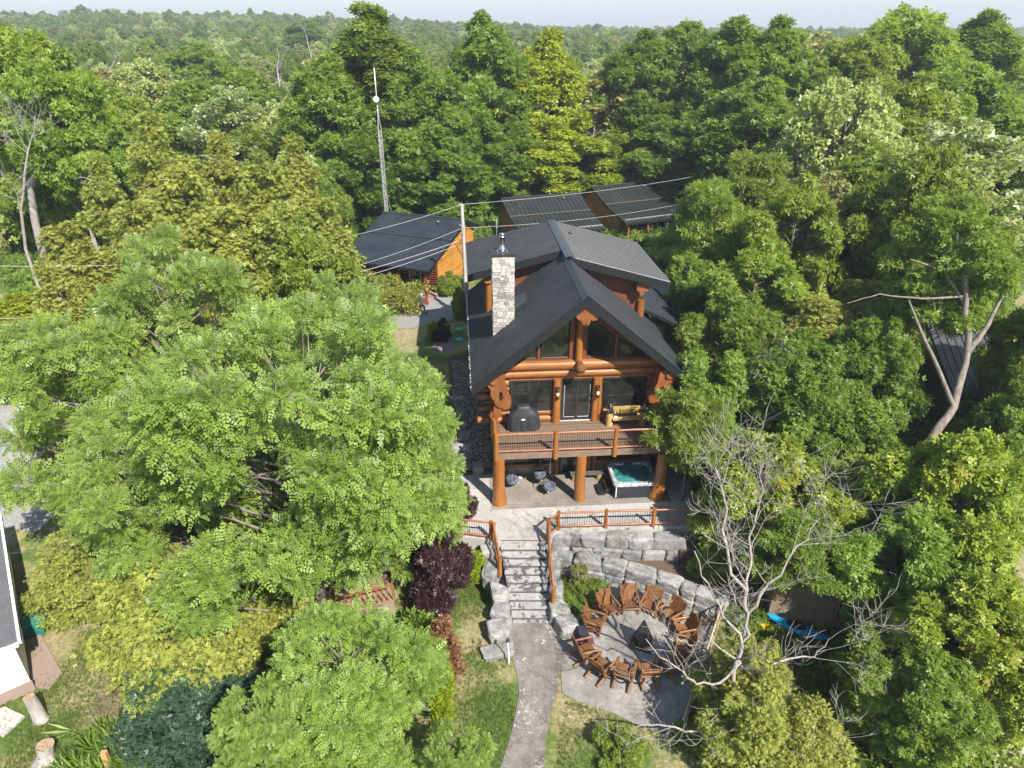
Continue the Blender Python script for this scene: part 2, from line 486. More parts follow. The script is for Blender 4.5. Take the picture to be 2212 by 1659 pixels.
# ---------------------------------------------------------------- ground and paved surfaces
def build_ground():
    xs = np.concatenate([-np.geomspace(2200, 32, 26), np.arange(-30, 16, .5), np.geomspace(17, 2200, 34)])
    ys = np.concatenate([[-400, -150, -60, -20, 0, 5, 9], np.arange(10, 48, .5), np.geomspace(49, 3200, 52)])
    vs = [(x, y, ground_z(x, y)) for y in ys for x in xs]
    nx = len(xs); fs = []
    for j in range(len(ys) - 1):
        for i in range(nx - 1):
            a = j * nx + i
            fs.append((a, a + 1, a + nx + 1, a + nx))
    m = MB(); m.add(vs, fs, True)
    return tag(m.build('ground', M['ground']), kind='structure')
build_ground()
def sheet(name, poly, h, mat, cell=.5, z=None):
    """surface laid over the ground: grid clipped to a polygon via fine triangulation"""
    bm = bmesh.new()
    vs = [bm.verts.new((p[0], p[1], 0)) for p in poly]
    bm.faces.new(vs)
    if z is None:
        x0, x1 = min(p[0] for p in poly), max(p[0] for p in poly); y0, y1 = min(p[1] for p in poly), max(p[1] for p in poly)
        for k in range(1, int((x1 - x0) / cell) + 1):
            bmesh.ops.bisect_plane(bm, geom=bm.verts[:] + bm.edges[:] + bm.faces[:], plane_co=(math.floor(x0 / cell) * cell + k * cell, 0, 0), plane_no=(1, 0, 0))
        for k in range(1, int((y1 - y0) / cell) + 1):
            bmesh.ops.bisect_plane(bm, geom=bm.verts[:] + bm.edges[:] + bm.faces[:], plane_co=(0, math.floor(y0 / cell) * cell + k * cell, 0), plane_no=(0, 1, 0))
    for v in bm.verts: v.co.z = (ground_z(v.co.x, v.co.y) if z is None else z) + h
    bmesh.ops.triangulate(bm, faces=bm.faces[:])
    bmesh.ops.recalc_face_normals(bm, faces=bm.faces[:])
    me = bpy.data.meshes.new(name); bm.to_mesh(me); bm.free()
    me.materials.append(mat)
    return tag(link(name, me), kind='structure')
def smooth_poly(pts, it=2):
    for _ in range(it):
        q = []
        for i in range(len(pts)):
            a, b = Vector(pts[i][:2]), Vector(pts[(i + 1) % len(pts)][:2])
            q += [a * .75 + b * .25, a * .25 + b * .75]
        pts = q
    return pts
sheet('driveway', [HW(-14, 17.2), HW(-9.0, 17.3), HW(-5.2, 17.3), HW(-2.6, 18.3), HW(-1.4, 19.5), HW(-.6, 21.5), HW(16, 21.5), HW(22, 23), HW(22, 27), HW(8, 26), HW(-2, 24.4), HW(-5, 23.6), HW(-8.5, 20.6), HW(-14, 20.2)], .03, M['gravel'])
sheet('side_road', [(-45, 31), (-24.2, 27.3), (-23.2, 29.5), (-23.5, 34), (-26, 38), (-45, 44)], .03, M['gravel'])
sheet('path', [(-.05, 21.75), (1.9, 21.75), (2.9, 21.2), (2.6, 19.9), (1.95, 19.4), (1.8, 18.3), (1.45, 17.2), (1.25, 16.2), (1.1, 15.1), (1.05, 13), (-.7, 13), (-.45, 15), (-.1, 16.2), (.12, 17.2), (.28, 18.2), (.2, 19), (.05, 19.8)], .032, M['path'])
sheet('fire_pit_patio', [(4.6, 24.2), (5.3, 24.1), (7.2, 23.2), (8.7, 22.3), (9.0, 21.6), (6.35, 16.8), (5.7, 16.5), (4.9, 16.7), (3.9, 17.3), (2.9, 17.7), (1.97, 18.2), (1.99, 19.4), (2.62, 20.6), (3.0, 21.5), (4.0, 22.9), (4.3, 23.6)], .026, M['pad'])
sheet('rear_path', [HW(-3.3, 13.2), HW(-2.2, 13.2), HW(-1.9, 14.6), HW(-2.2, 16), HW(-3.0, 16), HW(-3.4, 14.6)], .02, M['path'])
sheet('bare_soil', [(-16.2, 17.2), (-14.6, 17.2), (-13.8, 19.2), (-14.6, 20.4), (-16.3, 19.6)], .012, M['dirt'])

# patio slab at 1.8 m with the stair landing, its planked part set 4 mm above
def slab():
    m = MB()
    m.prism([HW(-1.85, -2.35)[:2], HW(-.35, -2.72)[:2], HW(-.38, -2.95)[:2], HW(2.32, -2.98)[:2], HW(2.32, -2.65)[:2], HW(2.9, -2.35)[:2], HW(10.4, -2.42)[:2], HW(10.4, 2.62)[:2], HW(-1.85, 2.62)[:2]], 1.1, 1.8)
    return tag(m.build('patio', M['slab']), kind='structure')
slab()
m = MB(); m.prism([HW(-.2, -.45)[:2], HW(9.0, -.45)[:2], HW(9.0, 2.45)[:2], HW(-.2, 2.45)[:2]], 1.79, 1.806)
tag(m.build('patio_floor', M['plankslab']), kind='structure')
# planting beds behind the two dry stone walls
m = MB(); m.prism([(1.95, 25.75), (1.95, 25.6), (9.4, 25.55), (9.6, 26.1)], .3, 1.50); m.prism([(8.0, 25.56), (8.0, 25.0), (9.6, 24.8), (10.4, 25.56)], .3, 1.2)
tag(m.build('planting_bed', M['mulch']), kind='structure')
m = MB(); m.prism([(2.0, 25.5), (2.0, 24.75), (3.5, 24.8), (5.0, 24.3), (6.1, 23.85), (7.1, 23.35), (8.7, 22.5), (10.5, 22.6), (10.5, 25.3)], .0, .50)
tag(m.build('planting_bed', M['mulch']), kind='structure')

# ---------------------------------------------------------------- vegetation library
def diamonds(specs):
    """(x0,y0,angle,len,width,z-lift) -> quads"""
    v = []; q = []
    for (x0, y0, an, ln, wd, lift) in specs:
        c, s = math.cos(an), math.sin(an)
        for (a, b, z) in ((0, 0, 0), (.45, -.5, .12), (1, 0, -.1), (.5, .5, .12)):
            lx, ly = a * ln, b * wd
            v.append((x0 + lx * c - ly * s, y0 + lx * s + ly * c, z * wd + lift * a))
        k = len(v) - 4; q.append((k, k + 1, k + 2, k + 3))
    return np.array(v), np.array(q)
def _t_locust():
    sp_ = []
    for i in range(4):
        x = .12 + i * .24
        sp_ += [(x, 0, .95, .34 - .03 * i, .17, .02), (x, 0, -.95, .34 - .03 * i, .17, .02)]
    sp_.append((.9, 0, 0, .28, .15, 0))
    return diamonds(sp_)
TMPL = {
    'locust': _t_locust(),
    'maple': diamonds([(0, 0, 0, .62, .5, -.05), (.05, .1, 1.25, .5, .42, .05), (.05, -.1, -1.2, .5, .42, .02), (.45, .2, .5, .5, .4, -.12), (.4, -.25, -.6, .48, .4, .1)]),
    'broad': diamonds([(0, 0, .3, .8, .55, -.1), (.15, .1, -1.0, .7, .5, .1)]),
    'cedar': diamonds([(0, 0, 0, 1.0, .22, -.12), (.1, 0, .6, .6, .2, 0), (.2, 0, -.6, .6, .2, .05), (.5, .02, .5, .45, .16, -.1)]),
    'elm': diamonds([(0, .0, .7, .34, .2, 0), (.15, 0, -.7, .34, .2, 0), (.35, 0, .7, .34, .2, -.03), (.5, 0, -.7, .34, .2, -.05), (.72, 0, .3, .34, .2, -.08)]),
    'one': diamonds([(0, 0, 0, 1, .7, 0)]),
    'blade': diamonds([(0, 0, 0, 1.0, .10, -.25), (0, .03, .35, .85, .09, -.2), (0, -.03, -.4, .9, .09, -.3)]),
}
def _nrm(a): return a / np.maximum(np.linalg.norm(a, axis=1, keepdims=True), 1e-6)
def foliage(name, clumps, n, size, tmpl, mat, seed, flat=.5, droop=.25, shell=.55, updown=.72, size_var=.55):
    rng = np.random.default_rng(seed)
    C = np.array(clumps, float)
    w = (C[:, 3] * C[:, 4] + C[:, 3] * C[:, 5]); w /= w.sum()
    ci = rng.choice(len(C), n, p=w)
    d = _nrm(rng.normal(size=(n, 3)))
    flip = (d[:, 2] < 0) & (rng.random(n) < updown * 2 - 1)
    d[flip, 2] *= -1
    rad = shell + (1 - shell) * rng.random(n) ** .6
    rad *= 1 + .16 * rng.normal(size=n)
    P = C[ci, :3] + d * rad[:, None] * C[ci, 3:6]
    a = _nrm(d * .9 + rng.normal(size=(n, 3)) * .55 + np.array([0, 0, -droop]))
    nr = d * .55 + rng.normal(size=(n, 3)) * .45 + np.array([0, 0, flat])
    nr = _nrm(nr - (nr * a).sum(1, keepdims=True) * a)
    b = np.cross(nr, a)
    s = size * (1 + size_var * (rng.random(n) * 2 - 1))
    T, Q = TMPL[tmpl]
    V = P[:, None, :] + s[:, None, None] * (T[None, :, 0:1] * a[:, None, :] + T[None, :, 1:2] * b[:, None, :] + T[None, :, 2:3] * nr[:, None, :])
    V = V.reshape(-1, 3)
    F = (Q[None] + (np.arange(n) * len(T))[:, None, None]).reshape(-1, 4)
    ct = rng.random(len(C))
    tint = np.clip(.62 * rng.random(n) + .38 * ct[ci], 0, 1)
    return np_mesh(name, V, F, np.repeat(tint, len(Q)), mat)
def np_mesh(name, V, F, tint, mat):
    me = bpy.data.meshes.new(name)
    me.vertices.add(len(V)); me.loops.add(len(F) * 4); me.polygons.add(len(F))
    me.vertices.foreach_set('co', V.astype(np.float32).ravel())
    me.loops.foreach_set('vertex_index', F.astype(np.int32).ravel())
    me.polygons.foreach_set('loop_start', (np.arange(len(F)) * 4).astype(np.int32))
    me.update(calc_edges=True)
    at = me.attributes.new('tint', 'FLOAT', 'FACE')
    at.data.foreach_set('value', np.asarray(tint, dtype=np.float32))
    me.materials.append(mat)
    return me

SHAPES = {
    'round': lambda t: max(.12, math.sin(PI * (.12 + .84 * t)) ** .6),
    'column': lambda t: (.62 + .38 * math.sin(PI * min(1, t * 1.05))) * (1 if t < .7 else max(.15, 1 - ((t - .7) / .3) ** 2 * .85)),
    'cone': lambda t: max(.07, (1 - t) ** .8) * (.85 + .15 * math.sin(9 * t)),
    'spread': lambda t: max(.2, math.sin(PI * (.22 + .68 * t)) ** .5) * (.75 + .25 * t),
    'spire': lambda t: max(.08, (1 - t) ** .55) * (.92 + .08 * math.sin(7 * t + 1)),
}
LIB = {}
def tree_meshes(key, h, rad, hb, shape, nclump, nleaf, size, tmpl, leafmat, barkmat, seed, flat=.5, droop=.25, cr=.24, lean=0.0, squash=.62, trunk_r=None, shell=.55, limb=True, updown=.72, bare=0):
    rng = random.Random(seed)
    f = SHAPES[shape]; clumps = []; m = MB()
    tr = trunk_r or h * .018
    base = h * hb; ph = [rng.uniform(0, 6.28) for _ in range(3)]
    bend = [(rng.uniform(-.04, .04) * h, rng.uniform(-.04, .04) * h) for _ in range(5)]
    def axis(z):
        t = z / h
        k = min(3.999, t * 4); i = int(k); fr = k - i
        return Vector(((bend[i][0] * (1 - fr) + bend[i + 1][0] * fr) * t + lean * t * t * h, (bend[i][1] * (1 - fr) + bend[i + 1][1] * fr) * t, z))
    zt = [0, .02, .08] + [i / 10 for i in range(2, 10)]
    m.tube([axis(h * t * .97) for t in zt], [tr * (1.35 if t == 0 else 1.1 if t == .02 else max(.12, 1 - t * .95)) for t in zt], 9, wob=.06, rng=rng)
    for i in range(nclump):
        t = ((i + .5) / nclump + rng.uniform(-.06, .06)) if shape in ('cone', 'spire') else (1 - (1 - (i + .5) / nclump) ** .9)
        t = min(.98, max(0.02, t))
        if shape in ('cone', 'spire'): t = 1 - (1 - t) ** .72
        an = i * 2.399 + rng.uniform(-.7, .7)
        rr = f(t) * rad * (1 + .20 * math.sin(3 * an + ph[0] + 2 * t) + .13 * math.sin(5 * an + ph[1] + 5 * t) + (.04 if shape in ('cone', 'spire') else .10) * math.sin(9 * t + ph[2]))
        c_r = rad * cr * rng.uniform(.7, 1.35) * (.45 + .55 * f(t))
        dist = max(0, (rr - c_r * .6)) * (rng.uniform(.55, 1.0) ** .5) * rng.uniform(.82, 1.18)
        z = base + (h - base) * t - c_r * .35 * (t > .85)
        ax = axis(z)
        c = Vector((ax.x + math.cos(an) * dist, ax.y + math.sin(an) * dist, z + rng.uniform(-.6, .6)))
        clumps.append((c.x, c.y, c.z, c_r * rng.uniform(.85, 1.25), c_r * rng.uniform(.85, 1.25), c_r * squash * rng.uniform(.8, 1.2)))
        if limb and dist > .3:
            z0 = max(h * .12, z - dist * (.75 if shape not in ('cone', 'spire') else .15) - .3)
            a0 = axis(z0)
            mid = a0.lerp(c, .5) + Vector((rng.uniform(-.25, .25), rng.uniform(-.25, .25), -dist * .05 + rng.uniform(-.2, .3)))
            r0 = tr * .34 * (1 - .6 * z0 / h)
            m.tube([a0, a0.lerp(mid, .55) + Vector((0, 0, .08)), mid, mid.lerp(c, .6), c], [r0, r0 * .85, r0 * .65, r0 * .42, r0 * .18], 6, cap=False, wob=.05, rng=rng)
            if dist > 1.0:
                for _ in range(2):
                    e = c + Vector((rng.uniform(-1, 1), rng.uniform(-1, 1), rng.uniform(-.2, .7))) * c_r * 1.0
                    m.tube([mid, mid.lerp(e, .5) + Vector((rng.uniform(-.15, .15),) * 3), e], [r0 * .42, r0 * .28, r0 * .1], 5, cap=False)
    for _ in range(bare):
        z = rng.uniform(base, h * .9); a0 = axis(z); an = rng.random() * 6.28; L = rad * rng.uniform(.9, 1.35) * (max(.3, 1.05 - z / h) if shape in ('cone', 'spire') else 1)
        e = a0 + Vector((math.cos(an) * L, math.sin(an) * L, rng.uniform(-.1, .5) * L))
        md = a0.lerp(e, .5) + Vector((rng.uniform(-.3, .3), rng.uniform(-.3, .3), rng.uniform(-.2, .4)))
        m.tube([a0, md, e], [tr * .2, tr * .13, tr * .05], 5, cap=False)
    me_t = bpy.data.meshes.new('trunk')
    me_t.from_pydata(m.v, [], m.f); me_t.polygons.foreach_set('use_smooth', m.sm); me_t.materials.append(M[barkmat]); me_t.update()
    me_c = foliage('crown', clumps, nleaf, size, tmpl, M[leafmat], seed, flat, droop, shell, updown)
    LIB[key] = (me_t, me_c, h, rad, axis)
    return LIB[key]

S = 1.0
def T(*a, **k): tree_meshes(*a, **k)
T('locust1', 14, 6.0, .35, 'spread', 92, 38000, .34, 'locust', 'lf_locust', 'bark', 11, flat=.7, droop=.25, cr=.175, squash=.5, trunk_r=.28)
T('locust2', 13, 4.4, .22, 'round', 80, 31000, .33, 'locust', 'lf_locust', 'bark', 12, flat=.65, droop=.2, cr=.19, squash=.6, trunk_r=.22)
T('locust3', 10, 3.6, .18, 'spread', 60, 22000, .33, 'locust', 'lf_locust', 'bark', 13, flat=.7, droop=.3, cr=.23, squash=.45, trunk_r=.15)
T('cedar1', 15, 3.2, .04, 'cone', 190, 52000, .235, 'cedar', 'lf_cedar', 'bark_pale', 21, flat=.15, droop=.6, cr=.20, squash=1.05, trunk_r=.16, bare=34, updown=.6)
T('cedar2', 13, 2.9, .03, 'spire', 170, 48000, .235, 'cedar', 'lf_cedar', 'bark_pale', 22, flat=.15, droop=.6, cr=.21, squash=1.0, trunk_r=.15, bare=28, updown=.6)
T('cedar3', 9, 2.6, .03, 'round', 70, 28000, .25, 'cedar', 'lf_cedar', 'bark', 23, flat=.2, droop=.55, cr=.30, squash=.8, trunk_r=.14, bare=6, updown=.6)
T('maple1', 20, 4.8, .10, 'column', 110, 34000, .37, 'maple', 'lf_maple', 'bark', 31, flat=.45, cr=0.211, squash=.98, trunk_r=.3, updown=.62, shell=.45)
T('maple2', 18, 4.6, .14, 'round', 100, 32000, .37, 'maple', 'lf_maple', 'bark_dark', 32, flat=.45, cr=0.220, squash=.98, trunk_r=.28, updown=.62, shell=.45)
T('maple3', 22, 4.4, .06, 'spire', 115, 34000, .37, 'maple', 'lf_maple', 'bark_dark', 33, flat=.45, cr=0.238, squash=.98, trunk_r=.3, updown=.62, shell=.45)
T('green1', 16, 4.2, .12, 'round', 90, 28000, .35, 'maple', 'lf_green', 'bark', 41, flat=.45, cr=0.220, squash=.98, trunk_r=.22, updown=.62, shell=.45)
T('green2', 13, 3.6, .10, 'column', 80, 24000, .33, 'maple', 'lf_green', 'bark', 42, flat=.45, cr=0.229, squash=.98, trunk_r=.18, updown=.62, shell=.45)
T('near1', 11, 3.6, .12, 'round', 80, 34000, .25, 'maple', 'lf_green', 'bark', 43, flat=.5, cr=0.220, squash=.98, trunk_r=.18, droop=.35, updown=.62, shell=.45)
T('near2', 10, 3.2, .10, 'spread', 75, 32000, .25, 'maple', 'lf_maple', 'bark', 44, flat=.5, cr=0.229, squash=.98, trunk_r=.16, droop=.35, updown=.62, shell=.45)
T('tip1', 9, 3.3, .10, 'round', 75, 32000, .25, 'maple', 'lf_tip', 'bark', 45, flat=.5, cr=0.220, squash=.98, trunk_r=.15, droop=.3, updown=.62, shell=.45)
T('lime1', 15, 3.4, .10, 'column', 80, 24000, .36, 'maple', 'lf_lime', 'bark', 46, flat=.5, cr=0.238, squash=.98, trunk_r=.2, updown=.62, shell=.45)
T('elm1', 11, 3.4, .08, 'spread', 50, 20000, .46, 'elm', 'lf_green', 'bark', 47, flat=.5, cr=.28, squash=.42, trunk_r=.16, droop=.35)
T('elm2', 9, 2.8, .06, 'spread', 46, 19000, .44, 'elm', 'lf_maple', 'bark', 48, flat=.6, cr=.28, squash=.38, trunk_r=.14, droop=.4)
T('pale1', 14, 4.6, .10, 'round', 85, 28000, .38, 'broad', 'lf_pale', 'bark', 49, flat=.3, cr=0.220, squash=.98, trunk_r=.22, updown=.62, shell=.45)
T('poplar1', 19, 4.5, .25, 'round', 55, 13000, .36, 'broad', 'lf_poplar', 'bark', 50, flat=.3, cr=.24, squash=.65, trunk_r=.34, bare=8, shell=.35)
T('thin1', 17, 3.4, .18, 'round', 40, 5500, .42, 'broad', 'lf_brown', 'bark_pale', 51, flat=.3, cr=.26, squash=.8, trunk_r=.18, bare=16, shell=.3)
T('gold1', 2.7, .55, .02, 'column', 34, 6500, .13, 'cedar', 'lf_gold', 'bark', 61, flat=0, droop=-.9, cr=.6, squash=1.2, trunk_r=.04, limb=False)
T('dead1', 2.7, .5, .02, 'column', 32, 6500, .14, 'cedar', 'lf_dead', 'bark', 62, flat=0, droop=-.6, cr=.6, squash=1.2, trunk_r=.04, limb=False)
T('juniper1', 2.2, 2.1, .02, 'round', 30, 17000, .20, 'cedar', 'lf_juniper', 'bark', 63, flat=.3, droop=.1, cr=.36, squash=.7, trunk_r=.05, limb=False)
T('shrub1', 2.2, 1.6, .02, 'round', 26, 9000, .17, 'maple', 'lf_green', 'bark', 64, flat=.4, cr=.34, squash=.7, trunk_r=.04, limb=False)
T('purple1', 2.6, 1.4, .02, 'round', 26, 8500, .18, 'maple', 'lf_purple', 'bark_dark', 65, flat=.4, cr=.34, squash=.8, trunk_r=.04, limb=False)
T('hedge1', 2.3, 1.7, .02, 'round', 30, 13000, .16, 'cedar', 'lf_cedar', 'bark', 66, flat=.2, droop=-.2, cr=.36, squash=.8, trunk_r=.05, limb=False)
T('fern1', .9, .9, .02, 'round', 12, 900, .6, 'locust', 'lf_grass', 'bark', 67, flat=.4, droop=-.3, cr=.4, squash=.5, trunk_r=.02, limb=False)

def plant(key, name, label, cat, x, y, ztop=None, rad=None, group=None, rot=None, g=None, sink=.1):
    me_t, me_c, h, r0, ax = LIB[key]
    gz = ground_z(x, y) if g is None else g
    sz = (ztop - gz) / h if ztop is not None else 1.0
    sx = (rad / r0) if rad else sz
    o = thing(name, label, cat, (x, y, gz - sink), rot if rot is not None else random.Random(int(x * 77 + y * 131)).uniform(0, 6.28), group)
    o.scale = (sx, sx, sz)
    t = link('trunk', me_t, o)
    c = link('crown', me_c, o)
    return o
def at(px, py, y): return VV(px, py, y)
def grow(key, name, px, py, y, rad, label, cat='tree', **k):
    p = at(px, py, y)
    return plant(key, name, label, cat, p.x, y, p.z, rad, **k)

# ---------------------------------------------------------------- the log house
def corrugated(P0, P1, Q0, Q1, pitch=.2, h=.035, rib=.7, mb=None):
    """sheet between edge P0->P1 (ridge) and Q0->Q1 (eave); ribs run from P to Q"""
    m = mb or MB()
    P0, P1, Q0, Q1 = map(Vector, (P0, P1, Q0, Q1))
    L = (P1 - P0).length; n = max(1, int(round(L / pitch)))
    nrm = (P1 - P0).cross(Q0 - P0).normalized()
    if nrm.z < 0: nrm = -nrm
    ts = []
    for i in range(n):
        a = i / n; w = 1 / n
        ts += [(a, 0), (a + w * (1 - rib), 0), (a + w * (1 - rib * .75), h), (a + w * (1 - rib * .25), h)]
    ts.append((1, 0))
    vs = []
    for t, hh in ts:
        vs += [P0.lerp(P1, t) + nrm * hh, Q0.lerp(Q1, t) + nrm * hh]
    fs = [(2 * i, 2 * i + 1, 2 * i + 3, 2 * i + 2) for i in range(len(ts) - 1)]
    m.add(vs, fs)
    return m
def slab4(m, a, b, c, d, th):
    """roof board of thickness th hanging below the quad a b c d"""
    vs = [Vector(p) for p in (a, b, c, d)]; lo = [p - Vector((0, 0, th)) for p in vs]
    return m.add(vs + lo, [(0, 1, 2, 3), (7, 6, 5, 4), (0, 4, 5, 1), (1, 5, 6, 2), (2, 6, 7, 3), (3, 7, 4, 0)])

H = thing('log_house', 'large log house with black corrugated metal roof, stone chimney and front balcony', 'house', (HO.x, HO.y, 0), HYAW)
rng = random.Random(5)
RU, RZ, SL = 4.47, 12.28, .84
def mroof(u): return RZ - SL * abs(u - RU)
# foundation storey
m = MB(); m.box((.12, 2.62, 0.2), (8.83, 14.4, 4.60))
M['fstone'] = concrete('rubble stone wall', (.22, .19, .15), (.40, .34, .27), (.16, .14, .12), .7, 1.5, flag=3.5)
m.build('foundation_wall', M['fstone'], H)
for (u0, u1, z0, z1, nm) in ((1.05, 3.2, 2.55, 4.3, 'window'), (3.7, 4.95, 1.84, 4.25, 'door'), (5.75, 8.1, 2.6, 4.3, 'window')):
    m = MB(); m.box((u0, 2.55, z0), (u1, 2.60, z1)); g = m.build(nm, M['glass'], H)
    m = MB()
    for (a, b, c_, d) in ((u0 - .08, u0, z0 - .08, z1 + .08), (u1, u1 + .08, z0 - .08, z1 + .08), (u0, u1, z0 - .08, z0), (u0, u1, z1, z1 + .08)):
        m.box((a, 2.51, c_), (b, 2.605, d))
    if nm == 'door': m.box(((u0 + u1) / 2 - .04, 2.52, z0), ((u0 + u1) / 2 + .04, 2.545, z1))
    m.build('frame', M['frame'], g)
m = MB()
for u, r_ in ((3.45, .15), (5.2, .15), (5.5, .13), (.3, .17), (8.6, .17)):
    MB().tube([(u, 2.5, 1.8), (u, 2.5, 4.5)], r_, 12).build('lower_post', M['log_z'], H)
MB().tube([(.5, 2.45, 2.42), (3.3, 2.45, 2.42)], .11, 10).build('sill_log', M['log_x'], H); MB().tube([(5.6, 2.45, 2.46), (8.5, 2.45, 2.46)], .11, 10).build('sill_log', M['log_x'], H)
# balcony
m = MB(); m.box((.02, .05, 4.66), (8.9, 3.0, 4.80)); dk = m.build('balcony_floor', M['deck'], H)
m = MB(); m.box((0, 0, 4.48), (8.92, .046, 4.83)); m.box((-.03, .046, 4.48), (.017, 3.0, 4.82)); m.box((8.903, .046, 4.48), (8.95, 3.0, 4.82))
m.build('edge_board', simple('edge board', (.20, .14, .10), .6, var=.2), dk)
m = MB()
for w in (.35, 1.7): m.tube([(.05, w, 4.50), (8.85, w, 4.50)], .14, 10)
m.build('support_beam', M['redwood'], dk)
m = MB(); m.box((4.35, .08, 4.806), (4.47, 2.9, 4.81)); m.build('seam_board', simple('seam board', (.15, .105, .075), .6), dk)
for u, w, r0, r1, fl in ((.22, .12, .29, .40, 0), (4.32, .12, .27, .30, 0), (8.45, .05, .30, .44, 1)):
    m = MB()
    m.tube([(u, w, 4.50), (u, w, 3.6), (u - .02, w, 2.9), (u - .06 * fl, w, 2.3), (u - .14 * fl, w, 1.95), (u - .18 * fl, w, 1.80)], [r0 * .96, r0, r0 * 1.03, r0 * .5 + r1 * .5, r1 * .97, r1], 20, wob=.035, rng=rng)
    m.build('balcony_post', M['log_z'], H)
# balcony railing
def log_rail(m, a, b, r_=.05):
    a, b = Vector(a), Vector(b)
    m.tube([a, a.lerp(b, .3) + Vector((0, 0, .012)), a.lerp(b, .7) - Vector((0, 0, .008)), b], [r_ * .9, r_ * 1.05, r_, r_ * .92], 8, wob=.05, rng=rng)
def bay_parts(parent, A, B, zlo=.16, zhi=1.08, gap=.115, steel_r=.009, r_=.05):
    """rails and rods between two posts; A,B are feet (Vector)"""
    A, B = Vector(A), Vector(B)
    m = MB(); log_rail(m, A + Vector((0, 0, zhi)), B + Vector((0, 0, zhi)), r_); m.build('top_rail', M['rail'], parent)
    m = MB(); log_rail(m, A + Vector((0, 0, zlo)), B + Vector((0, 0, zlo)), r_); m.build('bottom_rail', M['rail'], parent)
    m = MB(); n = int((B - A).length / gap)
    for i in range(1, n):
        p = A.lerp(B, i / n)
        m.tube([p + Vector((0, 0, zlo)), p + Vector((0, 0, zhi))], steel_r, 4, cap=False)
    m.build('baluster_panel', M['rod'], parent)
def rail_post(parent, p, h, r_=.085, below=0.0):
    m = MB(); p = Vector(p)
    m.tube([p - Vector((0, 0, below)), p + Vector((0, 0, h * .5)), p + Vector((0, 0, h))], [r_ * 1.06, r_, r_ * .96], 12, wob=.04, rng=rng)
    return m.build('post', M['log_z'], parent)
br = MB().box((.02, .06, 4.832), (8.88, .10, 4.842)).build('balcony_railing', M['fascia'], H)
us = [.08, 2.98, 5.93, 8.86]
for u in us: rail_post(br, (u, -.03, 4.8), 1.25, .115, .34)
rail_post(br, (.06, 1.35, 4.8), 1.2, .11, .3)
for a, b in zip(us[:-1], us[1:]): bay_parts(br, (a + .1, -.03, 4.8), (b - .1, -.03, 4.8), .17, 1.12)
bay_parts(br, (8.9, .05, 4.8), (8.9, 2.8, 4.8), .17, 1.12)
bay_parts(br, (.06, .05, 4.8), (.06, 1.3, 4.8), .17, 1.12)

# log walls of the main floor
m = MB(); m.box((.2, 3.2, 4.8), (8.75, 3.35, 8.45)); m.box((.14, 3.2, 4.60), (.3, 14.3, 7.9)); m.box((8.65, 3.2, 4.60), (8.81, 14.3, 7.9)); m.box((.3, 14.2, 4.5), (8.65, 14.35, 10.6))
m.build('inner_wall', M['redwood'], H)
m = MB()
def hlog(z, u0, u1, r_, w=3.08):
    u0 += rng.uniform(-.04, .04)
    n = 6
    m.tube([(u0 + (u1 - u0) * i / n, w, z + rng.uniform(-.012, .012)) for i in range(n + 1)], [r_ * rng.uniform(.95, 1.04) for _ in range(n + 1)], 14, wob=.02, rng=rng, tint=rng.random())
ext = [(-.70, .19), (-.35, .15), (-.74, .20), (-.30, .14), (-.74, .20), (-.40, .15), (-.78, .20)]
z = 4.97
rows = []
for i, (e, r_) in enumerate(ext):
    rows.append((z, e, r_)); z += r_ + (ext[i + 1][1] if i + 1 < len(ext) else 0) + .015
for half in (0, 1):
    m = MB()
    for i, (z, e, r_) in enumerate(rows):
        if half == 0: hlog(z, e, 3.22 if z < 5.5 else .93, r_)
        else: hlog(z, 5.70 if z < 5.5 else 8.12, 8.9 - e, r_)
    m.build('log_wall', M['log_x'], H)
m = MB()
hlog(7.62, .45, 8.55, .21, 3.0); hlog(8.10, .5, 8.6, .27, 2.98)
m.build('lintel_log', M['log_x'], H)
m = MB(); m.box((.95, 2.98, 7.28), (8.1, 3.21, 7.44)); m.build('header_board', M['rail'], H)
# side walls: logs end on, stepping out over the balcony
for side in (.1, 8.82):
    m = MB()
    for i, (z, e, r_) in enumerate(rows + [(7.55, 0, .19), (7.9, 0, .18)]):
        w0 = (1.35, 1.75, 2.05, 2.35, 2.45, 2.4, 2.2, 1.9, 1.5)[i]
        zz = z + .12
        m.tube([(side, w0, zz), (side, 6, zz), (side, 14.5, zz)], r_ * 1.12, 14, wob=.02, rng=rng, tint=rng.random())
    m.build('side_log_wall', M['log_y'], H)
# carved log brackets under the eaves
for sgn, o in ((1, 0), (-1, 8.94)):
    def mir(poly): return [(o + sgn * a, b) for a, b in poly]
    m = MB()
    m.prism(mir([(-.12, 7.95), (.3, 8.25), (.62, 8.25), (.66, 7.9), (.70, 7.55), (.80, 7.35), (.70, 7.12), (.56, 7.02), (.5, 7.3), (.38, 7.42), (.34, 7.1), (.2, 6.92), (.03, 6.95), (-.08, 7.2), (-.05, 7.5), (-.2, 7.7)]), 1.62, 2.3, 'y')
    m.build('carved_bracket', M['log_y'], H)
    m = MB()
    m.prism(mir([(.02, 6.85), (.32, 7.02), (.55, 7.1), (.98, 6.62), (.92, 6.32), (.68, 6.22), (.6, 6.34), (.42, 6.28), (.2, 6.45)]), 1.9, 2.6, 'y')
    m.prism(mir([(.1, 6.4), (.45, 6.25), (.5, 5.98), (.3, 5.62), (.05, 5.8)]), 2.0, 2.7, 'y')
    m.build('carved_bracket', M['log_y'], H)
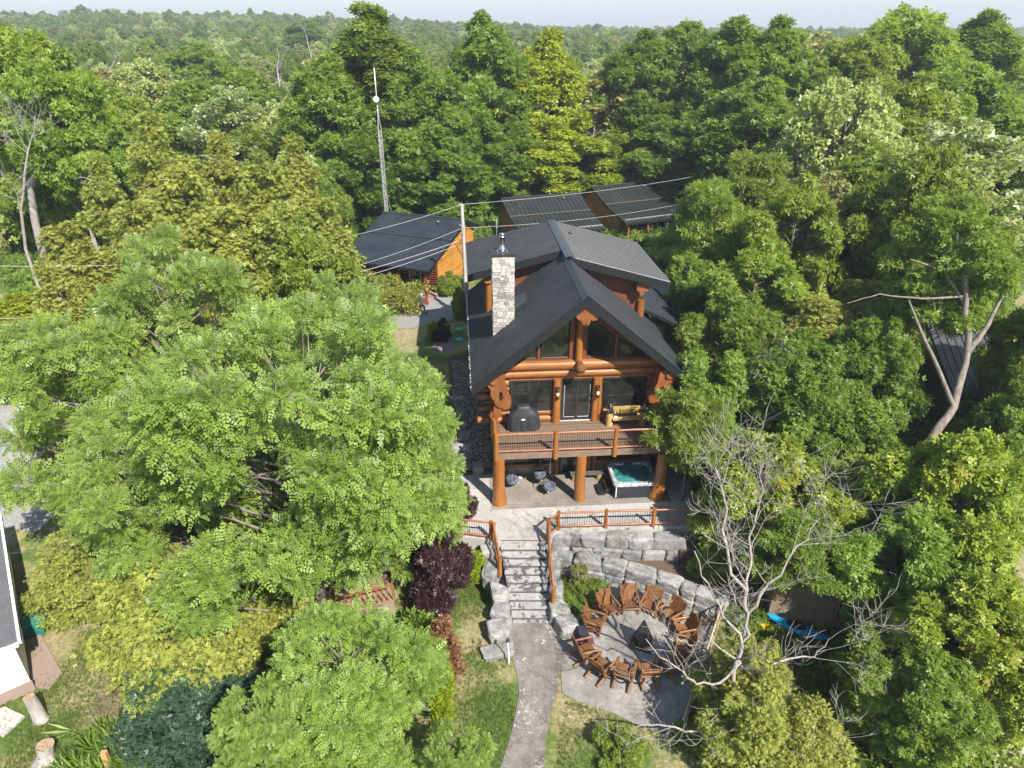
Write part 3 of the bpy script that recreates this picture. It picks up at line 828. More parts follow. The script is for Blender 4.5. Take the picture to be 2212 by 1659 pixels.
# uprights beside the door
m = MB(); m.tube([(3.39, 2.88, 4.8), (3.39, 2.88, 7.35)], .215, 16, wob=.03, rng=rng); m.build('door_post', M['log_z'], H)
m = MB(); m.tube([(5.40, 2.88, 4.8), (5.42, 2.90, 7.35)], .16, 14, wob=.04, rng=rng); m.tube([(5.66, 2.90, 4.8), (5.58, 2.93, 7.35)], .15, 14, wob=.04, rng=rng)
m.build('door_post', M['log_z'], H)
for u, nm in ((3.41, 0), (5.49, 1)):
    m = MB(); m.box((u - .09, 2.60, 6.72), (u + .09, 2.70, 7.0)); m.lathe([(.03, 0), (.075, .05), (.085, .16), (.02, .2)], 10, (u, 2.58, 6.68)); m.lathe([(.065, 0), (.075, .14), (.05, .18)], 10, (u, 2.56, 6.34))
    m.box((u - .015, 2.56, 6.36), (u + .015, 2.64, 6.9)); l = m.build('wall_lantern', M['frame'], H)
    m = MB(); m.lathe([(.02, -.06), (.05, -.02), (.05, .04), (.02, .09)], 10, (u, 2.56, 6.60))
    t = NT('warm bulb'); m.build('bulb', t.done(t.bsdf((.9, .6, .3), .4, .5, 0, None, (1.0, .55, .18), 4.0)), l)
# main floor windows and patio door
def window(u0, u1, z0, z1, w=3.02, fw=.09, name='window', mull=()):
    m = MB(); m.box((u0, w, z0), (u1, w + .04, z1)); g = m.build(name, M['glass'], H)
    m = MB()
    for (a, b, c_, d) in ((u0 - fw, u0, z0 - fw, z1 + fw), (u1, u1 + fw, z0 - fw, z1 + fw), (u0, u1, z0 - fw, z0), (u0, u1, z1, z1 + fw)):
        m.box((a, w - .06, c_), (b, w + .1, d))
    for mu in mull: m.box((mu - .05, w - .03, z0), (mu + .05, w + .02, z1))
    m.build('frame', M['frame'], g)
    return g
g = window(1.08, 3.06, 5.56, 7.18)
m = MB(); m.box((1.14, 3.075, 5.62), (1.2, 3.085, 7.1)); m.build('curtain', M['white'], g)
window(5.80, 7.95, 5.53, 7.18)
g = window(3.72, 5.22, 4.93, 7.14, mull=(4.48,), name='patio_door')
m = MB(); m.box((3.82, 3.008, 4.99), (4.38, 3.014, 5.02)); m.box((4.56, 3.008, 4.99), (5.16, 3.014, 5.02)); m.box((3.805, 3.008, 5.0), (3.822, 3.014, 6.9)); m.box((5.15, 3.008, 5.0), (5.165, 3.014, 6.9)); m.box((3.6, 2.9, 4.805), (5.3, 3.0, 4.83))
m.build('blind', simple('pale blind edge', (.55, .56, .58), .5), g)
m = MB(); m.box((3.765, 2.955, 5.9), (3.785, 2.985, 6.1)); m.build('handle', M['galv'], g)
# gable wall and its windows
m = MB(); m.prism([(.75, 8.3), (.75, mroof(.75) - .3), (RU, RZ - .35), (8.2, mroof(8.2) - .3), (8.2, 8.3)], 3.14, 3.3, 'y')
m.build('gable_wall', M['redwood'], H)
def gable_win(poly):
    m = MB(); m.prism(poly, 3.085, 3.12, 'y'); g = m.build('gable_window', M['glass'], H)
    cx = sum(p[0] for p in poly) / len(poly); cz = sum(p[1] for p in poly) / len(poly)
    m = MB()
    for i in range(len(poly)):
        a, b = Vector((poly[i][0], 3.07, poly[i][1])), Vector((poly[(i + 1) % len(poly)][0], 3.07, poly[(i + 1) % len(poly)][1]))
        m.tube([a, b], .035, 4, smooth=False)
    m.build('frame', M['frame'], g)
gable_win([(1.45, 8.46), (2.33, 8.46), (2.33, 9.12)])
gable_win([(2.55, 8.46), (3.94, 8.46), (3.94, 10.5), (2.55, 9.35)])
gable_win([(4.90, 8.46), (6.22, 8.46), (6.22, 9.5), (4.90, 10.6)])
gable_win([(6.48, 8.46), (7.85, 8.46), (7.85, 8.55), (6.48, 9.35)])
m = MB(); m.box((.9, 3.0, 8.33), (8.1, 3.13, 8.42)); m.box((2.37, 3.0, 8.42), (2.5, 3.13, 9.4)); m.box((3.98, 2.99, 8.42), (4.22, 3.13, 11.3)); m.box((4.66, 2.99, 8.42), (4.86, 3.13, 11.2)); m.box((6.27, 3.0, 8.42), (6.43, 3.13, 9.9))
m.build('window_trim', M['redwood'], H)
m = MB(); m.tube([(4.44, 2.86, 8.35), (4.44, 2.88, 9.8), (4.45, 2.9, 11.3)], [.19, .18, .2], 14, wob=.06, rng=rng)
m.build('king_post', M['log_z'], H)
m = MB(); m.tube([(4.46, 3.0, 8.22), (4.46, 2.5, 8.22), (4.46, 2.25, 8.20), (4.46, 2.12, 8.16), (4.47, 2.02, 8.10)], [.19, .21, .27, .25, .10], 16, wob=.04, rng=rng)
m.build('burl_log_end', bark('dark burl', (.10, .04, .02), (.22, .09, .035), 9), H)
m = MB(); m.prism([(4.47, 11.82), (4.72, 11.62), (4.97, 11.42), (5.06, 11.24), (4.98, 11.08), (4.80, 11.03), (4.70, 11.10), (4.62, 10.84), (4.53, 10.80), (4.47, 10.98), (4.41, 10.80), (4.32, 10.86), (4.24, 11.05), (4.08, 11.12), (3.96, 11.28), (4.03, 11.48), (4.25, 11.63)], 1.5, 1.95, 'y')
m.tube([(4.47, 1.9, 11.35), (4.47, 3.2, 11.35)], .33, 14)
m.build('ridge_log_end', M['log_y'], H)
# main roof
for sgn, eu in ((-1, -.95), (1, 9.9)):
    ez = mroof(eu)
    m = MB(); corrugated((RU, 1.42, RZ), (RU, 15.0, RZ), (eu, 1.42, ez), (eu, 15.0, ez), .36, .075, mb=m)
    rp = m.build('roof', M['roof'], H)
    m = MB(); slab4(m, (RU, 1.44, RZ - .012), (RU, 14.98, RZ - .012), (eu, 14.98, ez - .012), (eu, 1.44, ez - .012), .18)
    m.build('soffit', M['fascia'], rp)
    m = MB(); e = Vector((eu, 0, ez))
    m.prism([(RU, RZ + .05), (eu + sgn * .02, ez + .03), (eu + sgn * .02, ez - .42), (RU, RZ - .50)], 1.36, 1.415, 'y')
    m.prism([(RU, RZ + .065), (RU, RZ + .04), (eu + sgn * .02, ez + .02), (eu + sgn * .02, ez + .045)], 1.34, 1.50, 'y')
    m.build('rake_board', M['fascia'], rp)
m = MB()
for sgn in (-1, 1):
    m.add([(RU, 1.33, RZ + .09), (RU + sgn * .27, 1.33, RZ + .09 - .27 * SL), (RU + sgn * .27, 8.6 if sgn < 0 else 7.0, RZ + .09 - .27 * SL), (RU, 8.6 if sgn < 0 else 7.0, RZ + .09)], [(0, 1, 2, 3)])
m.build('ridge_cap', M['ridgecap'], H)
# dormer roofs and walls
DZ = 12.42
for sgn, eu, ez, w0 in ((-1, -.98, 11.10, 8.5), (1, 10.0, 10.92, 6.95)):
    m = MB(); corrugated((RU, w0, DZ), (RU, 14.8, DZ), (eu, w0, ez), (eu, 14.8, ez), .36, .075, mb=m)
    dr = m.build('dormer_roof', M['roof'], H)
    m = MB(); slab4(m, (RU, w0 + .02, DZ - .012), (RU, 14.78, DZ - .012), (eu, 14.78, ez - .012), (eu, w0 + .02, ez - .012), .2)
    m.build('soffit', M['fascia'], dr)
    m = MB(); m.prism([(RU, DZ + .05), (eu, ez + .03), (eu, ez - .40), (RU, DZ - .38)], w0 - .05, w0 + .015, 'y')
    m.build('rake_board', M['fascia'], dr)
    if sgn > 0:
        m = MB(); m.prism([(RU + .3, DZ + .0), (eu, ez + .055), (eu, ez + .035), (RU + .3, DZ - .02)], w0 - .06, w0 + .03, 'y'); m.box((eu - .03, w0, ez + .03), (eu + .03, 14.8, ez + .06))
        m.build('drip_edge', M['galv'], dr)
    else:
        m = MB(); m.box((eu - .05, w0, ez - .02), (eu + .03, 14.8, ez + .05)); m.build('drip_edge', M['galv'], dr)
m = MB()
for sgn in (-1, 1):
    sl = .24
    m.add([(RU, 6.93, DZ + .10), (RU + sgn * .26, 6.93, DZ + .10 - .26 * sl), (RU + sgn * .26, 14.85, DZ + .10 - .26 * sl), (RU, 14.85, DZ + .10)], [(0, 1, 2, 3)])
    m.add([(RU, 14.85, DZ + .10), (RU + sgn * .26, 14.85, DZ + .03), (RU, 14.85, DZ - .1)], [(0, 1, 2)])
m.build('ridge_cap', M['ridgecap'], H)
for pts, w, nm in (([(.45, 8.0), (.45, 11.25), (RU - .1, 12.2), (RU - .1, 8.0)], 9.25, 'dormer_wall'), ([(8.62, 7.9), (8.62, 11.1), (RU + .1, 12.2), (RU + .1, 8.0)], 7.75, 'dormer_wall')):
    m = MB(); m.prism(pts, w, w + .12, 'y')
    u = pts[0][0]; m.box((u - .001 if u < 4 else u - .12, w + .12, 7.6), (u + .12 if u < 4 else u + .001, 14.2, 11.1))
    m.build(nm, M['redwood'], H)
m = MB(); m.tube([(.22, 9.15, 8.3), (.22, 9.15, 10.75)], .2, 14, wob=.05, rng=rng); m.tube([(.2, 8.8, 10.72), (.2, 10, 10.72)], .27, 12, wob=.08, rng=rng)
m.build('dormer_log', M['log_z'], H)
m = MB(); m.prism([(8.25, 10.85), (8.6, 10.98), (8.95, 10.8), (8.98, 10.5), (8.85, 10.32), (8.72, 10.4), (8.66, 10.15), (8.5, 10.1), (8.42, 10.35), (8.28, 10.42)], 7.15, 7.7, 'y')
m.tube([(8.68, 7.7, 8.2), (8.7, 7.7, 9.7)], .24, 14, wob=.05, rng=rng)
m.build('dormer_log', M['log_y'], H)
m = MB(); corrugated((9.0, 8.2, 8.95), (9.0, 15, 8.95), (11.9, 8.2, 7.5), (11.9, 15, 7.5), .42, .05, rib=.12, mb=m)
sr = m.build('side_porch_roof', M['roof_blue'], H)
m = MB(); slab4(m, (9.0, 8.22, 8.93), (9.0, 14.98, 8.93), (11.9, 14.98, 7.48), (11.9, 8.22, 7.48), .15); m.build('soffit', M['fascia'], sr)
m = MB()
for w in (8.5, 11.5, 14.7): MB().tube([(11.6, w, 3.6), (11.6, w, 7.5)], .12, 10).build('porch_post', M['log_z'], sr)
m = MB(); m.lathe([(.05, 0), (.05, .28)], 8, (5.3, 12.3, 12.15)); m.box((5.2, 12.2, 12.18), (5.4, 12.4, 12.24)); m.build('roof_vent', M['fascia'], H)
m = MB(); m.tube([(1.0, 14.9, 10.9), (1.0, 14.9, 12.6)], .025, 6); m.tube([(1.0, 14.9, 12.0), (1.0, 14.9, 12.55)], .06, 6); m.build('antenna', M['galv'], H)

# chimney of random ashlar blocks
cu0, cu1, cw0, cw1, cz0, cz1 = .26, 1.36, 5.18, 6.25, 7.9, 13.12
ch = MB().box((cu0 + .03, cw0 + .03, cz0), (cu1 - .03, cw1 - .03, cz1)).build('chimney', M['mortar'], H)
m = MB(); rg = random.Random(3)
def ashlar(face):
    z = cz0; L = (cu1 - cu0) if face in 'fb' else (cw1 - cw0)
    while z < cz1 - .03:
        hh = min(rg.choice((.13, .17, .22, .26)), cz1 - z)
        x = 0
        while x < L - .02:
            ww = rg.uniform(.18, .46)
            if L - x - ww < .14: ww = L - x
            subs = [(z, hh)] if (hh < .2 or rg.random() < .5) else [(z, hh / 2), (z + hh / 2, hh / 2)]
            for (zz, h2) in subs:
                d = rg.uniform(.0, .03); g = .008
                a0, a1, b0, b1 = x + g, x + ww - g, zz + g, zz + h2 - g
                t = rg.random() ** .8
                if face == 'f': m.box((cu0 + a0, cw0 - d, b0), (cu0 + a1, cw0 + .06, b1), tint=t)
                elif face == 'l': m.box((cu0 - d, cw0 + a0, b0), (cu0 + .06, cw0 + a1, b1), tint=t)
                elif face == 'r': m.box((cu1 - .06, cw0 + a0, b0), (cu1 + d, cw0 + a1, b1), tint=t)
                else: m.box((cu0 + a0, cw1 - .06, b0), (cu0 + a1, cw1 + d, b1), tint=t)
            x += ww
        z += hh
for fc in 'flrb': ashlar(fc)
m.build('stone_facing', M['ashlar'], ch)
m = MB(); m.box((cu0 - .05, cw0 - .06, cz1), (cu1 + .05, cw1 + .06, cz1 + .12)); m.build('chimney_cap', M['frame'], ch)
m = MB(); c = ((cu0 + cu1) / 2 - .02, (cw0 + cw1) / 2, cz1 + .12)
m.box((c[0] - .27, c[1] - .27, c[2]), (c[0] + .27, c[1] + .27, c[2] + .03)); m.lathe([(.21, .03), (.21, .16), (.14, .24), (.14, .72), (.155, .72), (.155, .76), (.12, .78), (.12, .84), (.165, .85), (.165, .9), (.05, .95)], 18, c)
m.build('flue', M['steel'], ch)
m = MB(); m.prism([(1.0, 9.4), (1.0, 10.02), (2.3, 10.45), (2.3, 10.30)], 6.27, 7.4, 'y'); m.build('cricket', M['ridgecap'], ch)
# icicle light string drooping along the left eave
def light_string():
    m = MB(); r2 = random.Random(8); pts = []
    for i in range(120):
        w = 1.6 + i * .11
        pts.append((-1.0 + r2.uniform(-.06, .03), w, mroof(-.95) - .05 + r2.uniform(-.14, .05)))
    m.tube(pts, .028, 5)
    for i in range(0, 120, 2):
        p = Vector(pts[i]); m.tube([p, p + Vector((r2.uniform(-.08, .05), r2.uniform(-.05, .05), -r2.uniform(.08, .3)))], .02, 4)
    m.build('light_string', simple('grey white cable', (.5, .5, .52), .5, var=.1), H)
light_string()
m = MB(); m.tube([(-.98, 1.5, 7.6), (-.98, 15, 7.6)], .06, 6); m.build('gutter', M['galv'], H)

# ---------------------------------------------------------------- stairs, boulders, railings in front
def stairs():
    steps = []
    n = 10
    for i in range(n):
        t0, t1 = i / n, (i + 1) / n
        y0, y1 = 25.12 - 3.5 * t0, 25.12 - 3.5 * t1
        z = 1.8 - 1.8 * (i + 1) / (n + 0) + .02
        xl = -.52 + .62 * t0; xr = 1.58 + .2 * t0
        steps.append((xl, xr, y0, y1, z))
    return steps
ST = stairs()
m = MB(); mr = MB()
prev = 1.8
for (xl, xr, y0, y1, z) in ST:
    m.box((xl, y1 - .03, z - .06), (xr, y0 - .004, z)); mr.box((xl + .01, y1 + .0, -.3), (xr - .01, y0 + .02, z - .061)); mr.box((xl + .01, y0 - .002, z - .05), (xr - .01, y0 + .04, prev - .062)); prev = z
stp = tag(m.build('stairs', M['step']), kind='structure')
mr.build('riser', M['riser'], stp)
m = MB(); m.box((-.52, 25.10, 1.74), (1.58, 25.16, 1.806)); m.build('nosing', M['riser'], stp)

def boulder(label, c, size, rz, seed, name='boulder', group=None, cat='boulder', p=.34, amp=.07):
    m = MB(); m.rock((0, 0, 0), size, seed, 0, p, 4, amp)
    o = m.build(name, M['boulder'], None, c, rz)
    return tag(o, label, cat, group)
# boulders flanking the stairs (left side top to bottom, then right side)
boulder('pale boulder at the top left of the stone stairs, beside the upper post', (-1.0, 24.85, 1.15), (.9, .9, .95), .2, 101)
boulder('large pale boulder left of the stairs, just above the lower handrail post', (-.95, 23.95, .85), (.75, 1.25, 1.1), -.25, 102)
boulder('square pale boulder left of the stairs, right below the handrail post', (-.55, 22.75, .5), (.78, 1.0, 1.05), .05, 103)
boulder('rounded pale boulder left of the stairs with a leaf on top', (-.5, 21.95, .32), (.78, .75, .8), -.1, 104)
boulder('chunky pale boulder beside the lowest stair on the left', (-.62, 21.0, .3), (.85, .95, .75), .3, 105)
boulder('flat wedge of pale rock at the foot of the stairs on the left', (-.60, 20.15, .08), (1.25, .7, .38), .25, 106)
boulder('tall narrow boulder right of the stairs beside the top handrail post', (1.85, 24.85, 1.1), (.55, .9, 1.0), .1, 107)
boulder('grey boulder right of the stairs under the sloping handrail', (1.92, 24.0, .8), (.6, 1.0, 1.0), -.15, 108)
boulder('long pale boulder right of the stairs at the middle of the handrail', (2.0, 23.05, .5), (.65, 1.05, .95), -.1, 109)
boulder('pale boulder under the lowest post of the right handrail', (2.05, 22.15, .32), (.85, .9, .75), .2, 110)
boulder('square pale boulder at the foot of the stairs on the right', (2.4, 21.35, .27), (.95, .85, .68), .35, 111)
boulder('grey boulder between the ferns and the brown dead cedar', U(905, 1352, .4), (.9, .8, .9), .6, 112)
boulder('pale rock half buried behind the brown dead cedar', U(940, 1375, .1), (.7, .5, .35), .2, 113)
m = MB(); m.prism([(-.62, 24.9), (-.5, 24.9), (-.02, 21.65), (.02, 20.6), (-.2, 20.6), (-.3, 21.65)], -.1, .42); tag(m.build('stair_kerb', M['boulder']), kind='structure')

ROWN = ['westernmost', 'second', 'third', 'fourth', 'fifth', 'sixth', 'seventh', 'eighth', 'ninth', 'tenth']
ORD = ['leftmost', 'second from the left', 'third from the left', 'fourth from the left', 'fifth from the left', 'sixth from the left', 'seventh from the left', 'eighth from the left', 'ninth from the left']
def wall_row(pts, z0, z1, depth, cuts, lab, seed):
    """armour stones set end to end along a polyline (front line of the row)"""
    P = [Vector((a, b, 0)) for a, b in pts]
    L = [0]
    for a, b in zip(P[:-1], P[1:]): L.append(L[-1] + (b - a).length)
    def pt(s_):
        for i in range(len(L) - 1):
            if s_ <= L[i + 1] or i == len(L) - 2:
                return P[i].lerp(P[i + 1], (s_ - L[i]) / (L[i + 1] - L[i]))
    tot = L[-1]
    for i in range(len(cuts) - 1):
        a, b = pt(cuts[i] * tot), pt(cuts[i + 1] * tot)
        d = (b - a); ln = d.length; ang = math.atan2(d.y, d.x)
        r3 = random.Random(seed + i)
        hh = (z1 - z0) * r3.uniform(.93, 1.08)
        c = (a + b) / 2 + Vector((-math.sin(ang), math.cos(ang), 0)) * depth / 2
        boulder(lab % ORD[i], (c.x, c.y, z0 + hh / 2), (ln * 1.0, depth * r3.uniform(.9, 1.1), hh * 1.04), ang + r3.uniform(-.04, .04), seed + i, 'wall_stone', None, 'wall stone', .30, .05)
wall_row([(1.95, 25.55), (5.3, 25.42), (8.2, 25.2)], .98, 1.70, .78, [0, .215, .41, .575, .76, 1.0], 'large grey block in the top course of the upper retaining wall, %s', 200)
wall_row([(1.9, 25.42), (5.3, 25.28), (8.2, 25.06)], .42, 1.0, .8, [0, .14, .33, .53, .69, .87, 1.0], 'grey block in the lower course of the upper retaining wall, %s', 220)
LW = [(1.95, 24.72), (3.55, 24.72), (4.9, 24.2), (6.1, 23.72), (7.1, 23.22), (7.8, 22.78), (8.6, 22.3), (9.3, 21.95)]
wall_row(LW, .38, .93, .75, [0, .12, .285, .425, .60, .745, .835, 1.0], 'grey block in the top course of the curved lower retaining wall, %s', 240)
wall_row([(a, b - .06) for a, b in LW], -.1, .40, .8, [0, .17, .31, .42, .56, .70, .82, .92, 1.0], 'small grey block in the bottom course of the curved lower wall, %s', 260)

def railing(name, label, posts, steel=.009):
    o = thing(name, label, 'railing', (posts[0][0], posts[0][1], posts[0][2]))
    b = Vector(posts[0][:3])
    P = [Vector(p[:3]) - b for p in posts]
    for p in P: rail_post(o, p, 1.08, .095, .1)
    for a, c in zip(P[:-1], P[1:]):
        d = (c - a).normalized() * .09
        bay_parts(o, a + d, c - d, .17, .98, .115, steel)
    return o
railing('patio_railing', 'long orange log railing with black rods along the front right of the patio', [HW(2.36, -2.78, 1.8), HW(2.92, -2.18, 1.8), HW(5.22, -2.22, 1.8), HW(7.53, -2.30, 1.8), HW(10.1, -2.36, 1.8)])
railing('patio_railing', 'short orange log railing left of the stair top, partly behind the purple shrub', [HW(-1.75, -2.3, 1.8), HW(-.33, -2.66, 1.8)])
railing('stair_railing', 'left handrail of the stone stairs sloping down from the patio', [(-.86, 25.1, 1.8), (-.55, 23.6, 1.15)])
railing('stair_railing', 'right handrail of the stone stairs with three posts', [(1.72, 25.1, 1.8), (1.72, 24.0, 1.25), (1.83, 22.35, .45)])

# stone steps and river rock beside the house
LS = [((-2.75, 31.1), 2.05, 1.5, .5), ((-2.8, 31.6), 2.25, 1.3, .5), ((-2.85, 32.2), 2.5, 1.15, .55), ((-2.7, 33.0), 2.8, .7, .7), ((-2.95, 33.7), 3.05, .7, .7), ((-3.15, 34.8), 3.3, 1.0, .9), ((-3.3, 36.0), 3.6, 1.0, .7), ((-3.35, 37.0), 3.8, .9, .6)]
LSN = ['lowest', 'second lowest', 'third lowest', 'stained fourth', 'fifth', 'wide sixth', 'seventh', 'highest']
for i, ((x, y), z, w, d) in enumerate(LS):
    m = MB(); m.rock((0, 0, 0), (w, d, .34), 300 + i, 0, .25, 4, .04)
    tag(m.build('garden_step', M['boulder'], None, (x, y, z - .1), .05 - .02 * i), LSN[i] + ' grey stone step beside the house climbing to the driveway', 'step')
boulder('small square pale block between the stone steps and the left balcony post', tuple(HW(-.75, 2.9, 2.0)), (.65, .6, .6), .1, 320)
def pebbles(name, fn, n, size, seed, mat, aspect=.6):
    rg_ = np.random.default_rng(seed)
    T_ = np.array([(1, 0, 0), (-1, 0, 0), (0, 1, 0), (0, -1, 0), (0, 0, 1), (0, 0, -1)], float)
    Fq = [(0, 2, 4, 4), (2, 1, 4, 4), (1, 3, 4, 4), (3, 0, 4, 4), (2, 0, 5, 5)]
    V = []; F = []; tint = []
    k = 0
    for i in range(n):
        x, y, z = fn(rg_)
        s_ = size * (.6 + .8 * rg_.random()); a = rg_.random() * 6.28
        sc = np.array([s_, s_ * (.6 + .4 * rg_.random()), s_ * aspect])
        P = T_ * sc + (rg_.random((6, 3)) - .5) * s_ * .5
        c_, s2 = math.cos(a), math.sin(a)
        P = P @ np.array([[c_, s2, 0], [-s2, c_, 0], [0, 0, 1]]) + (x, y, z)
        V.append(P); t_ = rg_.random()
        for f in Fq[:4]: F.append([f[0] + k, f[1] + k, f[2] + k]); tint.append(t_)
        k += 6
    me = bpy.data.meshes.new(name); me.from_pydata(np.concatenate(V).tolist(), [], F)
    me.attributes.new('tint', 'FLOAT', 'FACE').data.foreach_set('value', tint)
    me.materials.append(mat)
    return tag(link(name, me), kind='stuff')
M['river'] = stone_tint('river rock', (.06, .055, .05), (.20, .17, .14), (.38, .34, .30), 20, .8, .2)
def f_side(r):
    w = 2.75 + r.random() * 9; u = -.05 - r.random() * (1.75 if w < 5 else 2.0)
    p = HW(u, w); return (p.x, p.y, ground_z(p.x, p.y) + .05)
sheet('gravel_bed', [HW(-2.0, 2.6), HW(0, 2.6), HW(.1, 12.5), HW(-2.4, 12.5)], .03, M['mulch'])
pebbles('river_rock', f_side, 5200, .085, 5, M['river'])
def f_bed(r):
    x = 2.2 + r.random() * 7.0; return (x, 25.58 + r.random() * .35 + .01 * x, 1.52)
pebbles('river_rock', f_bed, 900, .07, 6, M['river'])
pebbles('leaf_litter', lambda r: (8.1 + r.random() * 1.0, 21.9 + r.random() * .7 - .3, .05), 400, .05, 7, M['mulch'], .3)

# ---------------------------------------------------------------- fire pit and log chairs
def make_chair():
    o = thing('log_chair', 'x', 'chair')
    W = M['chairwood']; r4 = random.Random(2)
    def lg(name, a, b, r_=.045):
        m = MB(); a, b = Vector(a), Vector(b); m.tube([a, a.lerp(b, .5), b], [r_ * .95, r_ * 1.05, r_ * .95], 9, wob=.05, rng=r4, tint=r4.random()); return m.build(name, W, o)
    for sx in (-1, 1):
        lg('front_leg', (sx * .33, -.32, 0), (sx * .33, -.32, .60), .052)
        lg('back_post', (sx * .32, .18, .12), (sx * .34, .50, 1.02), .048)
        lg('armrest', (sx * .33, -.40, .62), (sx * .335, .36, .66), .05)
        lg('runner', (sx * .29, -.30, .30), (sx * .29, .66, .05), .05)
    m = MB()
    for k in range(6):
        x = -.25 + k * .1
        Mx = Matrix.Rotation(-.20, 4, 'X')
        m.box((x - .044, -.34, -.015), (x + .044, .26, .015), Matrix.Translation((0, 0, .36)) @ Mx, tint=r4.random())
    m.build('seat', W, o)
    m = MB()
    for k in range(6):
        x = -.25 + k * .1; top = .80 - .9 * (x ** 2) * 1.6
        m.box((x - .044, -.015, 0), (x + .044, .015, top), Matrix.Translation((0, .22, .30)) @ Matrix.Rotation(-.36, 4, 'X'), tint=r4.random())
    m.build('backrest', W, o)
    for z, y in ((.45, .33), (.86, .47)): lg('crossbar', (-.33, y, z), (.33, y, z), .036)
    lg('crossbar', (-.33, -.33, .30), (.33, -.33, .30), .04)
    return o
ch_xy = [(3.62, 21.4), (4.3, 22.25), (5.26, 22.52), (6.15, 22.40), (6.93, 21.87), (7.28, 21.05), (7.05, 20.12), (6.42, 19.32), (5.42, 18.98), (4.53, 18.95), (3.68, 19.2), (3.15, 19.98)]
LCH = ['log chair on the left of the fire ring, beside the black box, facing right', 'log chair at the upper left of the fire ring, near the leafy weeds',
       'left one of the two log chairs facing the camera at the top of the ring', 'right one of the two log chairs facing the camera at the top of the ring',
       'log chair at the upper right of the fire ring, closest to the curved stone wall', 'log chair seen side on at the right of the fire ring, nearest the stake fence',
       'log chair at the lower right of the fire ring behind a bare branch', 'log chair at the bottom right of the fire ring, crossed by a bare branch fork',
       'log chair seen from behind at the bottom of the ring, right of the middle one', 'log chair at the bottom of the fire ring seen straight from behind',
       'log chair at the bottom left of the fire ring seen from behind', 'log chair at the lower left of the fire ring with a pale sunlit armrest']
chair0 = make_chair()
fc = Vector((5.25, 20.72, 0))
for i, (x, y) in enumerate(ch_xy):
    c = chair0 if i == 0 else copy_tree(chair0)
    p = Vector((x, y, 0)); d = fc - p
    c.location = (p.x - d.x * .04, p.y - d.y * .04, .03)
    c.rotation_euler = (0, 0, math.atan2(d.y, d.x) + PI / 2 + random.Random(i).uniform(-.08, .08)); c.scale = (1.08, 1.0, 1.03)
    c['label'] = LCH[i]; c['group'] = 'log chairs round the fire pit'
# black mesh pyramid over the fire
def pyramid():
    o = thing('fire_screen', 'black steel mesh pyramid standing over the fire in the middle of the chairs', 'fire screen', (5.5, 20.62, .03), .35); o.scale = (1.08, 1.08, 1.05)
    B = [Vector((-.56, -.02, 0)), Vector((.06, -.56, 0)), Vector((.56, .14, 0)), Vector((-.02, .55, 0))]; A = Vector((0, 0, 1.32))
    for i in range(4):
        m = MB(); m.tube([B[i], A], .02, 4, smooth=False); m.build('corner_bar', M['black'], o)
    m = MB()
    for i in range(4): m.tube([B[i] + Vector((0, 0, .06)), B[(i + 1) % 4] + Vector((0, 0, .06))], .018, 4, smooth=False)
    m.build('base_frame', M['black'], o)
    t = NT('spark screen mesh'); tr = t.new('ShaderNodeBsdfTransparent')
    mx = t.new('ShaderNodeMixShader'); mx.inputs[0].default_value = .72
    t.l.new(tr.outputs[0], mx.inputs[1]); t.l.new(t.bsdf((.012, .012, .013), .6, .3), mx.inputs[2])
    sm = t.done(mx.outputs[0])
    for i in range(4):
        m = MB(); m.add([B[i] * .97 + Vector((0, 0, .07)), B[(i + 1) % 4] * .97 + Vector((0, 0, .07)), A * .98], [(0, 1, 2)]); m.build('mesh_panel', sm, o)
    return o
pyramid()
fb = thing('fire_bowl', 'dark round fire bowl with charred wood under the mesh pyramid', 'fire bowl', (5.5, 20.62, .03))
m = MB(); m.lathe([(.20, 0), (.33, .12), (.36, .2), (.33, .2), (.22, .08), (.02, .06)], 18, cap=False); m.build('bowl', M['black'], fb)
m = MB()
for a in (0.3, 1.6, 2.7): m.tube([(-.25 * math.cos(a), -.25 * math.sin(a), .15), (.25 * math.cos(a), .25 * math.sin(a), .22)], .045, 7)
m.build('charred_log', simple('charred wood', (.04, .035, .03), .9), fb)
